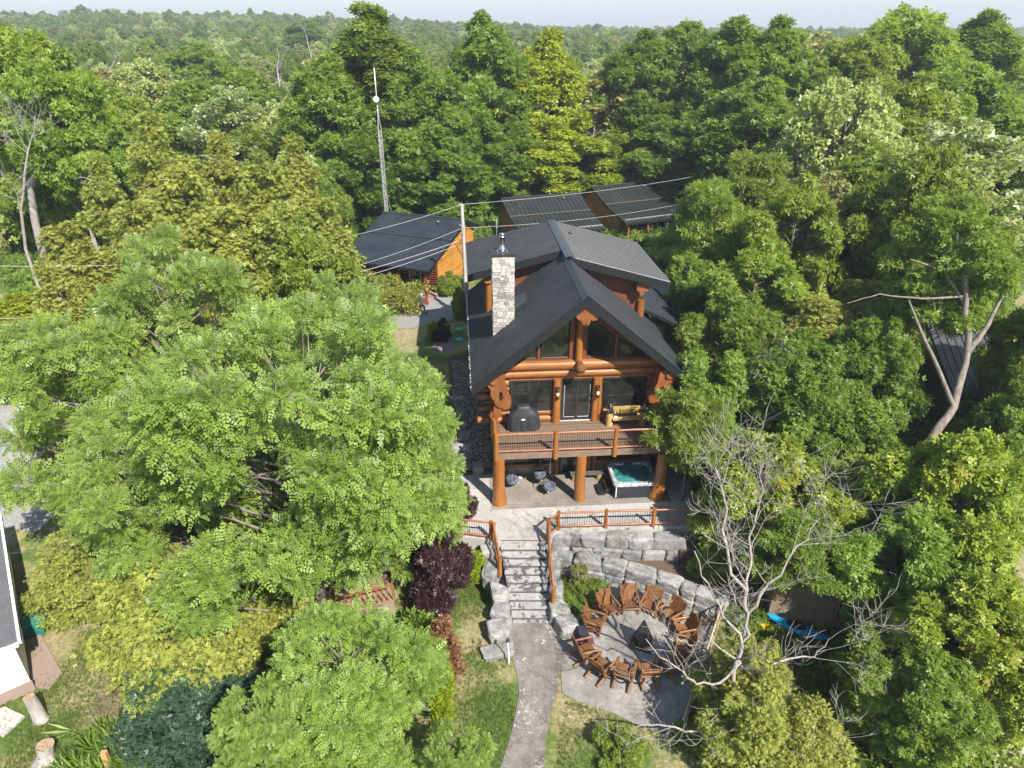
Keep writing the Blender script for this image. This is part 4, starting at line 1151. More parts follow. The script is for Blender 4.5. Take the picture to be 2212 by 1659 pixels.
# black box with purple cloth
bo = thing('storage_box', 'tall narrow black box standing behind the chair left of the fire ring', 'box', (3.0, 20.75, .03), .1)
m = MB(); m.box((-.17, -.22, .05), (.17, .22, .58)); m.build('body', M['black'], bo)
m = MB(); m.box((-.20, -.26, .58), (.20, .26, .66)); m.build('lid', simple('box lid', (.03, .032, .045), .5), bo)
def cloth():
    t = NT('purple print cloth'); v = t.coord('Object')
    vo = t.new('ShaderNodeTexVoronoi'); vo.inputs['Scale'].default_value = 9; t.l.new(v, vo.inputs['Vector'])
    c = t.ramp(vo.outputs['Distance'], [(.15, (.55, .45, .50)), (.3, (.22, .05, .14)), (.6, (.12, .02, .10))])
    mt = t.done(t.bsdf(c, .8, .2))
    m = MB(); n = 10; vs = []; fs = []
    for j in range(n + 1):
        for i in range(n + 1):
            x = -.42 + .84 * i / n; y = -.24 + .5 * j / n
            vs.append((x, y, .10 + .14 * math.exp(-(x * x) * 14) + .03 * math.sin(9 * x + 4 * y) + .02 * math.sin(13 * y)))
    for j in range(n):
        for i in range(n): fs.append((j * (n + 1) + i, j * (n + 1) + i + 1, (j + 1) * (n + 1) + i + 1, (j + 1) * (n + 1) + i))
    lo = len(vs); vs += [(a, b, .0) for a, b, _ in vs[:lo]]
    m.add(vs[:lo], fs, True); m.add([(-.40, -.22, 0), (.40, -.22, 0), (.40, .24, 0), (-.40, .24, 0), (-.40, -.22, .1), (.40, -.22, .1), (.40, .24, .1), (-.40, .24, .1)], [(0, 1, 5, 4), (1, 2, 6, 5), (2, 3, 7, 6), (3, 0, 4, 7)])
    return m.build('cloth_bag', mt, None, (3.05, 20.72, .03), .1)
tag(cloth(), 'purple and white patterned cloth bag bunched under the narrow black box', 'bag')
# post lamp by the stairs
pl = thing('garden_pole', 'short white steel pole with a dark head leaning beside the bottom boulders', 'pole', (-.12, 19.6, .02))
m = MB(); m.tube([(0, 0, 0), (-.02, .05, .55), (-.05, .12, 1.15)], .028, 8); m.build('shaft', M['white'], pl)
m = MB(); m.lathe([(.05, 0), (.07, .04), (.07, .14), (.04, .18)], 10, (-.05, .12, 1.13)); m.build('head', M['frame'], pl)
m = MB(); m.box((-.07, -.07, 0), (.07, .07, .05)); m.build('foot', M['galv'], pl)

# ---------------------------------------------------------------- things on the balcony and the patio
def grill():
    p = HW(1.62, 2.38, 4.806)
    o = thing('covered_grill', 'barbecue under a draped black cover with a small white badge, left end of the balcony', 'grill', p, HYAW)
    m = MB(); n = 64; prof = [(0, 1.0, 1.0, 1.0), (.25, .98, 1.0, .9), (.55, .95, .98, .7), (.85, .92, .93, .35), (1.0, .84, .86, .15), (1.14, .66, .72, .06), (1.30, .44, .62, .02), (1.42, .40, .5, 0), (1.46, .3, .35, 0)]
    rings = []
    for (z, sx, sy, rip) in prof:
        ring = []
        for k in range(n):
            th = 2 * PI * k / n
            sq = (abs(math.cos(th)) ** 3.2 + abs(math.sin(th)) ** 3.2) ** (-1 / 3.2)
            r_ = sq * (1 + rip * (.05 * math.sin(11 * th + 2 * z) + .035 * math.sin(19 * th + 1) + .03 * math.sin(5 * th)))
            ring.append((math.cos(th) * r_ * .86 * sx, math.sin(th) * r_ * .40 * sy, z * .94 + (.03 if rip > .9 else 0)))
        rings.append(ring)
    vs = [q for r_ in rings for q in r_]
    fs = [(i * n + k, i * n + (k + 1) % n, (i + 1) * n + (k + 1) % n, (i + 1) * n + k) for i in range(len(rings) - 1) for k in range(n)]
    fs.append(tuple((len(rings) - 1) * n + k for k in range(n)))
    m.add(vs, fs, True)
    m.build('cover', simple('black grill cover', (.025, .026, .028), .55, .4, var=.3, scale=4), o)
    m = MB(); m.box((-.14, -.415, .70), (.08, -.405, .74)); m.prism([(-.1, .745), (.04, .745), (-.03, .80)], -.415, -.406, 'y'); m.build('badge', M['white'], o)
    m = MB(); m.lathe([(.0, 0), (.018, .02), (0, .05)], 8, (-.03, -.418, .80), cap=False); m.build('flame_mark', simple('orange mark', (.6, .2, .03), .5), o)
    m = MB()
    for sx in (-1, 1): m.box((sx * .5 - .05, -.25, 0), (sx * .5 + .05, -.2, .1))
    m.build('cart_leg', M['black'], o)
    m = MB(); m.tube([(-.62, .1, .85), (-.72, .05, .98), (-.80, 0, .7), (-.84, 0, .5)], .018, 6); m.build('gas_hose', M['galv'], o)
grill()
def bench():
    p = HW(7.0, 2.33, 4.806)
    o = thing('pine_bench', 'yellow pine log bench with two carved black bears, right end of the balcony', 'bench', p, HYAW)
    r5 = random.Random(4)
    for sx in (-1, 1):
        m = MB(); x = sx * .88
        m.tube([(x, .02, 0), (x, .02, .4), (x - .01, .02, .78), (x, .02, .84)], [.19, .18, .165, .15], 16, wob=.04, rng=r5); m.build('leg', M['pine'], o)
        # carved bear: continuous lathed body with head, ears and muzzle joined in
        m = MB(); m.lathe([(.02, .70), (.17, .74), (.185, .88), (.15, 1.02), (.10, 1.09), (.115, 1.15), (.12, 1.21), (.095, 1.28), (.02, 1.315)], 14, (x, .02, 0))
        for e in (-1, 1): m.lathe([(.01, 0), (.04, .02), (.035, .06), (.0, .075)], 8, (x + e * .085, .04, 1.25)); m.tube([(x + e * .15, -.05, .98), (x + e * .13, -.16, .86), (x + e * .05, -.17, .80)], [.05, .045, .035], 8)
        b = m.build('carved_bear', M['black'], o)
        m = MB(); m.tube([(x, -.07, 1.19), (x, -.15, 1.175)], [.05, .035], 10); m.build('muzzle', simple('tan muzzle', (.35, .2, .12), .6), b)
    m = MB(); m.prism([(-.74, .62), (.76, .64), (.76, 1.04), (.3, 1.07), (-.3, 1.05), (-.74, 1.06)], .06, .12, 'y'); m.build('backrest', M['pine'], o)
    m = MB()
    for x, s_ in ((-.64, .07), (-.50, .09), (-.34, .12), (.30, .12), (.46, .09), (.62, .07)):
        for k in range(3): m.prism([(x - s_ * (.55 - .13 * k), .66 + s_ * .55 * k), (x + s_ * (.55 - .13 * k), .66 + s_ * .55 * k), (x, .66 + s_ * (.55 * k + .9))], .050 - .002 * k, .058, 'y')
        m.box((x - .012, .05, .645), (x + .012, .058, .67))
    m.build('tree_cutout', M['black'], o)
    m = MB(); m.prism([(-.74, .40), (.74, .40), (.74, .47), (-.74, .47)], -.26, .10, 'y'); m.prism([(-.72, .25), (.72, .25), (.72, .40), (-.72, .40)], .10, .13, 'y'); m.build('seat', M['pine'], o)
    m = MB(); m.prism([(-.70, .475), (-.48, .475), (-.5, .53), (-.66, .55)], -.12, .02, 'y'); m.build('folded_cloth', simple('blue white cloth', (.5, .55, .62), .8), o)
bench()
def rounded(w, d, r_, n=6):
    pts = []
    for cx, cy, a0 in ((w / 2 - r_, d / 2 - r_, 0), (-w / 2 + r_, d / 2 - r_, 90), (-w / 2 + r_, -d / 2 + r_, 180), (w / 2 - r_, -d / 2 + r_, 270)):
        for k in range(n + 1):
            a = R(a0 + 90 * k / n); pts.append((cx + r_ * math.cos(a), cy + r_ * math.sin(a)))
    return pts
def hot_tub():
    o = thing('hot_tub', 'square hot tub with dark skirt, marbled grey rim and teal water under the balcony', 'hot tub', HW(7.22, 1.0, 1.806), HYAW)
    W_, D_ = 2.35, 2.1
    m = MB(); m.prism(rounded(W_ - .08, D_ - .08, .16), 0, .78); m.build('skirt', simple('navy black skirt', (.022, .025, .034), .4), o)
    def ring(m, o_, z0, i_, z1):
        n = len(o_); m.add([(a, b, z0) for a, b in o_] + [(a, b, z1) for a, b in i_], [(k, (k + 1) % n, (k + 1) % n + n, k + n) for k in range(n)], True)
    t = NT('marbled acrylic'); n1 = t.noise(t.coord('Object'), 3.2, 8, .7, 1.6)
    mt = t.done(t.bsdf(t.ramp(n1, [(.35, (.13, .14, .16)), (.5, (.34, .36, .38)), (.62, (.55, .56, .57))]), .2, .5))
    m = MB()
    ring(m, rounded(W_, D_, .2), .74, rounded(W_, D_, .2), .86); ring(m, rounded(W_, D_, .2), .86, rounded(W_ - .08, D_ - .08, .2), .90)
    ring(m, rounded(W_ - .08, D_ - .08, .2), .90, rounded(W_ - .40, D_ - .42, .35), .90); ring(m, rounded(W_ - .40, D_ - .42, .35), .90, rounded(W_ - .5, D_ - .5, .35), .70); ring(m, rounded(W_ - .5, D_ - .5, .35), .70, rounded(W_ - 1.2, D_ - 1.1, .3), .30)
    b = [(a, c_, .30) for a, c_ in rounded(W_ - 1.2, D_ - 1.1, .3)]; m.add(b, [tuple(range(len(b)))])
    m.build('shell', mt, o)
    t = NT('teal water'); v = t.coord('Object')
    n2 = t.noise(v, 2.2, 3, .5, .4)
    g = t.bsdf(t.ramp(n2, [(.3, (.02, .13, .14)), (.7, (.06, .27, .27))]), .05, .6, 0, t.bump(t.noise(v, 7, 3), .25, .03))
    m = MB(); m.prism(rounded(W_ - .44, D_ - .45, .35), .76, .80); m.build('water', t.done(g), o)
    for i, (x, y) in enumerate([(-.82, .62), (-.92, .3), (-.86, -.2), (.7, .75), (.85, .2), (-.4, .84), (.98, -.3)]):
        m = MB(); m.prism([(x + .06 * math.cos(k), y + .045 * math.sin(k)) for k in [j * PI / 5 for j in range(10)]], .897, .915); m.build('control_knob', M['black'], o)
    jets = [(.45, .5), (.6, .42), (.52, .3), (.68, .22), (.76, .45), (.35, .62), (-.6, .1), (-.65, -.1), (-.55, .35), (0, -.1), (.12, -.15), (-.12, -.15), (.0, -.32), (.16, -.3), (-.15, -.3), (.7, -.35), (.6, -.5), (-.7, -.45)]
    m = MB()
    for (x, y) in jets: m.prism([(x + .035 * math.cos(k), y + .028 * math.sin(k)) for k in [j * PI / 4 for j in range(8)]], .79, .806)
    m.build('jets', M['black'], o)['kind'] = 'stuff'
    m = MB(); m.box((-.25, .66, .80), (.15, .84, .95)); m.build('head_pillow', simple('pillow', (.05, .055, .06), .5), o)
    m = MB(); m.box((-W_ / 2 + .12, -D_ / 2 + .012, .1), (-W_ / 2 + .16, -D_ / 2 + .038, .7)); m.build('corner_strip', M['white'], o)
    cv = MB().box((-.04, -1.0, 0), (.06, 1.0, 1.2), Matrix.Translation((1.42, .15, .12)) @ Matrix.Rotation(-.25, 4, 'Y')).build('folded_cover', M['black'], o)
    s_ = thing('spa_step', 'small black two tread plastic step against the left side of the hot tub', 'step', HW(5.75, .72, 1.806), HYAW)
    m = MB(); m.prism(rounded(.36, .8, .06), 0, .18); m.build('lower_tread', M['black'], s_).location = (-.22, 0, 0)
    m = MB(); m.prism(rounded(.32, .8, .06), 0, .38); m.build('upper_tread', M['black'], s_).location = (.14, .1, 0)
hot_tub()
def egg_chair(u, w, z, lab, rz):
    o = thing('hanging_egg_chair', lab, 'hanging chair', HW(u, w, z), rz, 'hanging chairs under the balcony')
    m = MB()
    for k in range(9):
        a = PI * .12 + k * (2 * PI - PI * .5) / 8 - PI * .5 + PI * .13
        pts = [(.36 * math.sin(PI * (.05 + .92 * t)) ** .7 * math.cos(a), .36 * math.sin(PI * (.05 + .92 * t)) ** .7 * math.sin(a), t * 1.05) for t in [j / 8 for j in range(9)]]
        m.tube(pts, .012, 4, cap=False)
    for t in (.15, .35, .6, .85):
        r_ = .36 * math.sin(PI * (.05 + .92 * t)) ** .7
        m.tube([(r_ * math.cos(-.5 + a), r_ * math.sin(-.5 + a), t * 1.05) for a in [j * .46 for j in range(10)]], .012, 4, cap=False)
    m.build('wire_basket', M['rod'], o)
    m = MB(); m.lathe([(.02, .04), (.22, .06), (.33, .16), (.35, .3), (.3, .40), (.18, .30), (.03, .25)], 14); m.build('cushion', simple('grey blue cushion', (.10, .115, .15), .85, var=.2), o)
    m = MB(); m.tube([(0, 0, 1.05), (0, 0, 4.45 - z)], .012, 5); m.build('chain', M['galv'], o)
    m = MB(); m.box((-.04, -.37, .12), (.03, -.35, .18)); m.build('care_tag', M['white'], o)
egg_chair(.95, 1.35, 2.05, 'hanging wire egg chair just right of the left balcony post', 1.2)
egg_chair(2.45, 1.55, 2.12, 'rear hanging egg chair, behind the large one left of the middle post', .4)
egg_chair(2.85, .65, 2.02, 'front hanging egg chair with tall wire basket, left of the middle post', -.2)
o = thing('plank_bench', 'low dark grey plank bench on a round log by the lower door', 'bench', HW(5.05, 1.78, 1.806), HYAW)
m = MB(); m.box((-.95, -.16, .36), (.95, .16, .44)); m.build('seat', M['grayboard'], o)
for x in (-.7, .62):
    m = MB(); m.tube([(x, 0, 0), (x, 0, .36)], .17, 14); m.build('log_leg', M['pine'], o)
tag(MB().prism([(.12 * math.cos(a), .09 * math.sin(a)) for a in [i * PI / 6 for i in range(12)]], 0, .03).build('pet_bowl', M['white'], None, HW(1.5, 2.2, 1.806)), 'small white dish on the patio floor against the stone wall', 'dish')

# ---------------------------------------------------------------- guest cabins, poles, neighbours
def cabin(name, label, A, B, eave, eh, rz_, gz, roofm, back=3.0, porch=2.0, nposts=4, gutter=False, rb=0, concave=0.0):
    """A,B ridge ends (world, at ridge height rz_), eave: horizontal distance ridge->front eave, eh: eave height"""
    A, B = Vector(A), Vector(B); L = (B - A); L.z = 0; ln = L.length; yaw = math.atan2(L.y, L.x)
    o = thing(name, label, 'cabin', (A.x, A.y, gz), yaw)
    rz = rz_ - gz; ez = eh - gz
    fw = eave - porch                        # front wall distance from the ridge
    def fz(d): # roof height at distance d in front of the ridge: steeper on top
        brk = eave * .42; zb = rz - (rz - ez) * (.42 + concave)
        return rz - (rz - zb) * d / brk if d < brk else zb - (zb - ez) * (d - brk) / (eave - brk)
    brk = eave * .42
    m = MB()
    corrugated((-.4, 0, rz), (ln + .0, 0, rz), (-.4, -brk, fz(brk)), (ln, -brk, fz(brk)), .42, .05, .14, m)
    corrugated((-.4, -brk - .02, fz(brk) - .03), (ln, -brk - .02, fz(brk) - .03), (-.4, -eave, ez), (ln, -eave, ez), .42, .05, .14, m)
    rf = m.build('roof', M[roofm], o)
    m = MB(); bz = rz - (rz - ez) * 1.0 * back / eave * 1.35
    corrugated((-.4, 0, rz), (ln, 0, rz), (-.4, back, bz), (ln, back, bz), .42, .05, .14, m)
    m.build('rear_roof', M[roofm], o)
    m = MB()
    slab4(m, (-.4, 0, rz - .02), (ln, 0, rz - .02), (ln, -brk, fz(brk) - .02), (-.4, -brk, fz(brk) - .02), .16)
    slab4(m, (-.4, -brk - .01, fz(brk) - .05), (ln, -brk - .01, fz(brk) - .05), (ln, -eave, ez - .02), (-.4, -eave, ez - .02), .16)
    slab4(m, (-.4, .01, rz - .02), (ln, .01, rz - .02), (ln, back, bz - .02), (-.4, back, bz - .02), .16)
    m.build('soffit', M['fascia'], rf)
    m = MB(); m.box((-.42, -.12, rz + .01), (ln + .02, .12, rz + .07)); m.build('ridge_cap', M['ridgecap'], rf)
    m = MB(); m.box((-.4, -brk - .1, fz(brk) + .0), (ln, -brk + .0, fz(brk) + .07)); 
    m.build('snow_bar', M['ridgecap'] if not gutter else simple('needle litter bar', (.10, .085, .062), .8), rf)
    if gutter:
        m = MB(); m.box((-.2, -eave + .55, ez + .16), (ln - .1, -eave + .63, ez + .24)); m.build('gutter_bar', M['galv'], rf)
    # walls: horizontal log siding as bands of real relief
    x0, x1, y0, y1 = .1, ln - .45, -fw, back - .5
    def zroof(y): return (fz(-y) if y < 0 else rz - (rz - bz) * y / back) - .17
    for x, sg in ((x0, -1), (x1, 1)):
        m = MB(); z = 0
        while z < rz:
            h = .2
            ys = [y for y in np.linspace(y0, y1, 60) if zroof(y) > z + .02]
            if len(ys) > 1:
                ya, yb = ys[0], ys[-1]
                zt = min(z + h, max(zroof(ya), zroof(yb)) if z + h > zroof(0) else z + h)
                prof = [(0, 0), (.04, .05), (.05, .1), (.04, .15), (0, .2)]
                vs = []; 
                for (px_, pz) in prof:
                    zz = z + min(pz, zt - z)
                    yy = [y for y in np.linspace(y0, y1, 60) if zroof(y) > zz]
                    a, b = (yy[0], yy[-1]) if yy else (ya, yb)
                    vs += [(x + sg * px_, a, zz), (x + sg * px_, b, zz)]
                m.add(vs, [(2 * i, 2 * i + 1, 2 * i + 3, 2 * i + 2) for i in range(4)], False, random.random())
            z += h
        m.build('gable_wall', M['cabinwood'], o)
    m = MB()
    z = 0
    while z < zroof(y0) - .05:
        m.tube([(x0, y0, z + .1), (x1, y0, z + .1)], .1, 8, squash=.6); z += .2
    m.box((x0, y0 + .02, 0), (x1, y0 + .1, zroof(y0))); m.build('front_wall', M['redwood'], o)
    MB().box((x0, y1 - .1, 0), (x1, y1, zroof(y1))).build('rear_wall', M['redwood'], o)
    m = MB(); m.box((x0 + 2.6, y0 - .1, .05), (x0 + 3.5, y0 - .06, 2.0)); m.build('door', M['black'], o)
    for wx in (1.0, ln * .62):
        m = MB(); m.box((wx, y0 - .10, .9), (wx + .9, y0 - .07, 1.9)); w_ = m.build('window', M['glass'], o)
        m = MB()
        for a, b, c_, d in ((wx - .07, wx, .83, 1.97), (wx + .9, wx + .97, .83, 1.97), (wx, wx + .9, .83, .9), (wx, wx + .9, 1.9, 1.97)): m.box((a, y0 - .13, c_), (b, y0 - .06, d))
        m.build('frame', M['white'], w_)
    m = MB(); m.box((-.1, -eave + .25, -.35), (ln - .3, y0, .0)); m.build('porch_floor', M['grayboard'] if gutter else simple('porch boards', (.32, .22, .18), .7), o)
    m = MB(); m.box((-.12, -eave + .2, -.3), (ln - .28, -eave + .26, .04)); m.build('porch_edge', M['redpaint'], o)
    for k in range(nposts):
        x = .1 + (ln - .6) * k / (nposts - 1)
        m = MB(); m.box((x - .08, -eave + .3, 0), (x + .08, -eave + .46, ez - .1)); m.build('porch_post', M['redpaint'], o)
    m = MB(); m.box((0, -eave + .32, ez - .22), (ln - .3, -eave + .44, ez - .08)); m.build('beam', M['redpaint'], o)
    m = MB(); m.lathe([(.05, 0), (.05, .3), (.09, .3), (.09, .34)], 8, (ln * .72, -eave * .16, fz(eave * .16))); m.build('roof_vent', M['galv'], rf)
    return o
def ridge_pts(a, b, z): return U(*a, z), U(*b, z)
A, B = ridge_pts((837, 459), (1009, 475.5), 9.35)
c1 = cabin('guest_cabin', 'orange log-sided cabin with blue-black metal roof and porch, left of the utility pole', A, B, 7.2, 7.25, 9.35, 4.75, 'roof_blue', back=2.6, porch=2.3)
A2, B2 = ridge_pts((1091, 429), (1253.6, 416.5), 9.2)
c2 = cabin('guest_cabin', 'cabin with dark green roof directly behind the ridge of the log house', A2, B2, 5.9, 7.2, 9.2, 4.85, 'roof_green', back=2.6, porch=1.6, gutter=True, concave=.12)
A3, B3 = ridge_pts((1286, 403.5), (1415.6, 391), 9.3)
c3 = cabin('guest_cabin', 'farthest cabin on the right with needle-littered dark roof and red porch posts', A3, B3, 6.6, 7.2, 9.3, 4.85, 'roof_green', back=2.6, porch=1.8, gutter=True, concave=.12)

# picnic table, grill and firewood on the left cabin porch
pp = U(*((900 + 1010 / 3.687) / 1.2839, (460 + 1200 / 3.687) / 1.2839), 4.95)
o = thing('picnic_table', 'red picnic table set with dishes at the corner of the left cabin porch', 'picnic table', (pp.x, pp.y, 4.76), -.35)
m = MB()
for k in range(4): m.box((-.8, -.36 + k * .18, .72), (.8, -.20 + k * .18, .76))
m.build('tabletop', M['redpaint'], o)
for sy in (-1, 1):
    m = MB(); m.box((-.8, sy * .65 - .12, .42), (.8, sy * .65 + .12, .46)); m.build('bench_seat', M['redpaint'], o)
    m = MB()
    for sx in (-.6, .6): m.tube([(sx, sy * .5, 0), (sx, -sy * .1, .72)], .04, 4)
    m.build('leg_frame', M['redpaint'], o)
m = MB(); m.lathe([(.07, 0), (.08, .15), (.03, .22), (.03, .28)], 10); tag(m.build('thermos', simple('red plastic', (.6, .03, .03), .4), None, (pp.x + .1, pp.y, 5.53)), 'small bright red jug on the red picnic table', 'jug')
m = MB(); m.box((-.12, -.09, 0), (.12, .09, .12)); tag(m.build('container', M['white'], None, (pp.x - .3, pp.y + .15, 5.53)), 'little white container on the red picnic table', 'container')

def person(name, label, loc, rz, joints, clothes, hair=(.35, .33, .30), cap=None, scale=1.0):
    """joints: dict of (x,y,z,r); edges implied; one skinned continuous body"""
    o = thing(name, label, 'person', loc, rz)
    J = joints; names = list(J)
    E_ = [('pelvis', 'waist'), ('waist', 'chest'), ('chest', 'neck'), ('neck', 'headb'), ('headb', 'headt'),
          ('chest', 'shl'), ('shl', 'ell'), ('ell', 'wrl'), ('wrl', 'hal'), ('chest', 'shr'), ('shr', 'elr'), ('elr', 'wrr'), ('wrr', 'har'),
          ('pelvis', 'hil'), ('hil', 'knl'), ('knl', 'anl'), ('anl', 'tol'), ('pelvis', 'hir'), ('hir', 'knr'), ('knr', 'anr'), ('anr', 'tor')]
    me = bpy.data.meshes.new('body')
    me.from_pydata([J[n][:3] for n in names], [(names.index(a), names.index(b)) for a, b in E_], [])
    ob = bpy.data.objects.new('body', me); COL.objects.link(ob)
    md = ob.modifiers.new('skin', 'SKIN'); sub = ob.modifiers.new('sub', 'SUBSURF'); sub.levels = sub.render_levels = 2
    sk = me.skin_vertices[0].data if me.skin_vertices else None
    if sk is None:
        bm = bmesh.new(); bm.from_mesh(me); bm.verts.layers.skin.verify(); bm.to_mesh(me); bm.free(); sk = me.skin_vertices[0].data
    for i, n in enumerate(names):
        r_ = J[n][3]; sk[i].radius = (r_, r_ * (.8 if n in ('chest', 'waist', 'pelvis') else 1)); sk[i].use_root = (n == 'pelvis')
    bpy.context.view_layer.update()
    dg = bpy.context.evaluated_depsgraph_get()
    bme = bpy.data.meshes.new_from_object(ob.evaluated_get(dg)); bpy.data.objects.remove(ob)
    # zones by height and position
    skin = simple('skin', (.45, .26, .18), .6, var=.08)
    for mt in (skin, clothes[0], clothes[1], clothes[2]): bme.materials.append(mt)
    kz = min(J['knl'][2], J['knr'][2])
    for p in bme.polygons:
        c = p.center; mi = 0
        dh = min((Vector(J[k][:3]) - c).length for k in ('hal', 'har'))
        dk = min((Vector(J[k][:3]) - c).length for k in ('tol', 'tor', 'anl', 'anr'))
        if c.z > J['neck'][2] + .02: mi = 0
        elif dh < .12: mi = 0
        elif dk < .16: mi = 3
        elif c.z > J['pelvis'][2] + .02: mi = 1
        elif c.z > kz - .06 or joints.get('seated'): mi = 2
        else: mi = 0
        p.material_index = mi; p.use_smooth = True
    body = link('body', bme, o)
    hb = Vector(J['headb'][:3]); ht = Vector(J['headt'][:3]); c = (hb + ht) / 2
    m = MB(); m.lathe([(.105, -.01), (.112, .03), (.105, .08), (.07, .12), (.0, .135)], 14, (c.x, c.y + (.0 if cap else .012), c.z + .03), cap=False)
    if cap: m.box((-.06 + c.x, c.y - .19, c.z + .045), (.06 + c.x, c.y - .08, c.z + .06))
    m.build('cap' if cap else 'hair', simple('cap cloth' if cap else 'hair', cap or hair, .8), o)
    m = MB()
    for sx in (-.035, .035): m.lathe([(.0, -.012), (.012, 0), (.0, .012)], 6, (c.x + sx, c.y - .098, c.z + .01), cap=False)
    m.build('eyes', M['black'], o)
    m = MB(); m.tube([(c.x, c.y - .09, c.z + .005), (c.x, c.y - .125, c.z - .03)], [.01, .017], 6); m.build('nose', skin, o)
    # fingers: five short chains on each hand
    for hn, wn_ in (('hal', 'wrl'), ('har', 'wrr')):
        h = Vector(J[hn][:3]); w = Vector(J[wn_][:3]); d = (h - w).normalized(); s_ = d.cross(Vector((1, 0, 0))).normalized()
        m = MB()
        for k in range(4):
            b = h + s_ * (k - 1.5) * .02; L_ = (.055, .07, .065, .05)[k]
            m.tube([b, b + d * L_ * .6, b + d * L_ + Vector((0, -.012, 0))], [.011, .0095, .008], 6)
        b = h - d * .03 + s_ * .03; m.tube([b, b + s_ * .025 + d * .02, b + s_ * .03 + d * .045], [.012, .010, .008], 6)
        m.build('fingers', skin, o)
    return o
walk = dict(pelvis=(0, 0, .92, .135), waist=(0, -.01, 1.10, .13), chest=(0, -.02, 1.34, .155), neck=(0, -.02, 1.50, .055), headb=(0, -.03, 1.58, .085), headt=(0, -.035, 1.70, .095),
            shl=(.19, -.01, 1.42, .07), ell=(.30, .12, 1.18, .045), wrl=(.36, .02, .98, .033), hal=(.37, -.02, .91, .035),
            shr=(-.19, -.03, 1.42, .07), elr=(-.27, .05, 1.15, .045), wrr=(-.26, -.10, .95, .033), har=(-.26, -.14, .89, .035),
            hil=(.09, 0, .86, .095), knl=(.10, .10, .50, .062), anl=(.10, .36, .16, .04), tol=(.10, .28, .04, .035),
            hir=(-.09, 0, .86, .095), knr=(-.11, -.16, .49, .062), anr=(-.10, -.24, .08, .042), tor=(-.10, -.42, .045, .035))
pw = U(914, 684, 4.33)
person('person', 'walking person in grey cap, dark grey shirt and black shorts on the gravel driveway', (pw.x, pw.y, ground_z(pw.x, pw.y) + .03), -.35, walk,
       (simple('dark grey shirt', (.075, .07, .062), .85), simple('black shorts', (.012, .012, .014), .8), simple('dark shoes', (.02, .025, .05), .6)), cap=(.38, .38, .40))
sit = dict(pelvis=(0, 0, .52, .14), waist=(0, -.04, .68, .13), chest=(0, -.13, .92, .155), neck=(0, -.20, 1.06, .055), headb=(0, -.25, 1.12, .085), headt=(0, -.29, 1.23, .095),
           shl=(.19, -.13, 1.0, .07), ell=(.24, -.30, .82, .045), wrl=(.14, -.48, .80, .033), hal=(.11, -.54, .80, .035),
           shr=(-.19, -.13, 1.0, .07), elr=(-.24, -.30, .82, .045), wrr=(-.14, -.48, .80, .033), har=(-.11, -.54, .80, .035),
           hil=(.1, -.02, .5, .09), knl=(.13, -.45, .50, .062), anl=(.13, -.42, .10, .042), tol=(.13, -.55, .045, .035),
           hir=(-.1, -.02, .5, .09), knr=(-.13, -.45, .50, .062), anr=(-.13, -.42, .10, .042), tor=(-.13, -.55, .045, .035))
person('person', 'person in pale grey shirt bent over the red picnic table on the cabin porch', (pp.x - .15, pp.y + .95, 4.76), -.35 + .0, sit,
       (simple('pale grey shirt', (.42, .42, .42), .85), simple('dark trousers', (.03, .03, .035), .8), simple('shoes', (.03, .03, .03), .6)))
# camp grill and woodpile on that porch
p = c1.matrix_world
cm = Matrix.Translation(c1.location) @ Matrix.Rotation(c1.rotation_euler.z, 4, 'Z')
q = cm @ Vector((1.0, -6.3, 0))
o = thing('barbecue', 'dark barbecue at the left end of the left cabin porch', 'barbecue', (q.x, q.y, 4.76), -.35)
m = MB(); m.box((-.35, -.25, 0), (.35, .25, .75)); m.build('cabinet', simple('grey cabinet', (.14, .14, .14), .5), o)
m = MB(); m.prism([(-.25, .75), (.25, .75), (.25, .9), (.12, 1.02), (-.12, 1.02), (-.25, .9)], -.38, .38, 'x'); m.build('hood', M['black'], o)
q = cm @ Vector((2.0, -5.1, 0))
m = MB(); rw = random.Random(6)
for j in range(9):
    for i in range(7): m.tube([(-.45 + i * .14 + rw.uniform(-.02, .02), -.2, .08 + j * .13), (-.45 + i * .14, .2, .08 + j * .13)], .06 * rw.uniform(.8, 1.1), 7, tint=rw.random())
tag(m.build('firewood_stack', stone_tint('split firewood', (.10, .08, .06), (.3, .26, .2), (.5, .46, .4)), None, (q.x, q.y, 4.76), -.35), 'stack of split firewood against the porch wall of the left cabin', 'firewood')

# lattice mast behind the left cabin
mb_ = at(835, 465, 60.5); top = at(812, 250, 60.5)
o = thing('radio_mast', 'slender galvanised lattice mast with a white dish behind the left cabin', 'mast', (mb_.x, 60.5, 4.8))
hm = top.z - 4.8; lean = 0
m = MB(); w = .17
C3 = [(w, 0), (-w * .5, w * .87), (-w * .5, -w * .87)]
for a, b in C3: m.tube([(a, b, 0), (a, b, hm * .9), (a * .2, b * .2, hm)], .035, 5)
m.build('mast_leg', M['galv'], o)
m = MB(); k = 0; z = 0
while z < hm * .9:
    for i in range(3):
        a, b = C3[i], C3[(i + 1) % 3]
        m.tube([(a[0], a[1], z), (b[0], b[1], z + .45 * (k % 2 * 2 - 1) * 0 + .4)], .018, 4, cap=False); m.tube([(a[0], a[1], z), (b[0], b[1], z)], .018, 4, cap=False)
    z += .42; k += 1
m.build('mast_bracing', M['galv'], o)
m = MB(); m.tube([(0, 0, hm), (0, 0, hm + 3.4)], .03, 6); m.tube([(0, 0, hm + 2.4), (0, 0, hm + 3.6)], .055, 6); m.build('whip_antenna', M['white'], o)
m = MB(); m.lathe([(.02, 0), (.2, .06), (.24, .12)], 14, (0, 0, 0), cap=False); d = m.build('dish', M['white'], o); d.location = (0, -.25, hm + 1.3); d.rotation_euler = (R(80), 0, R(15))
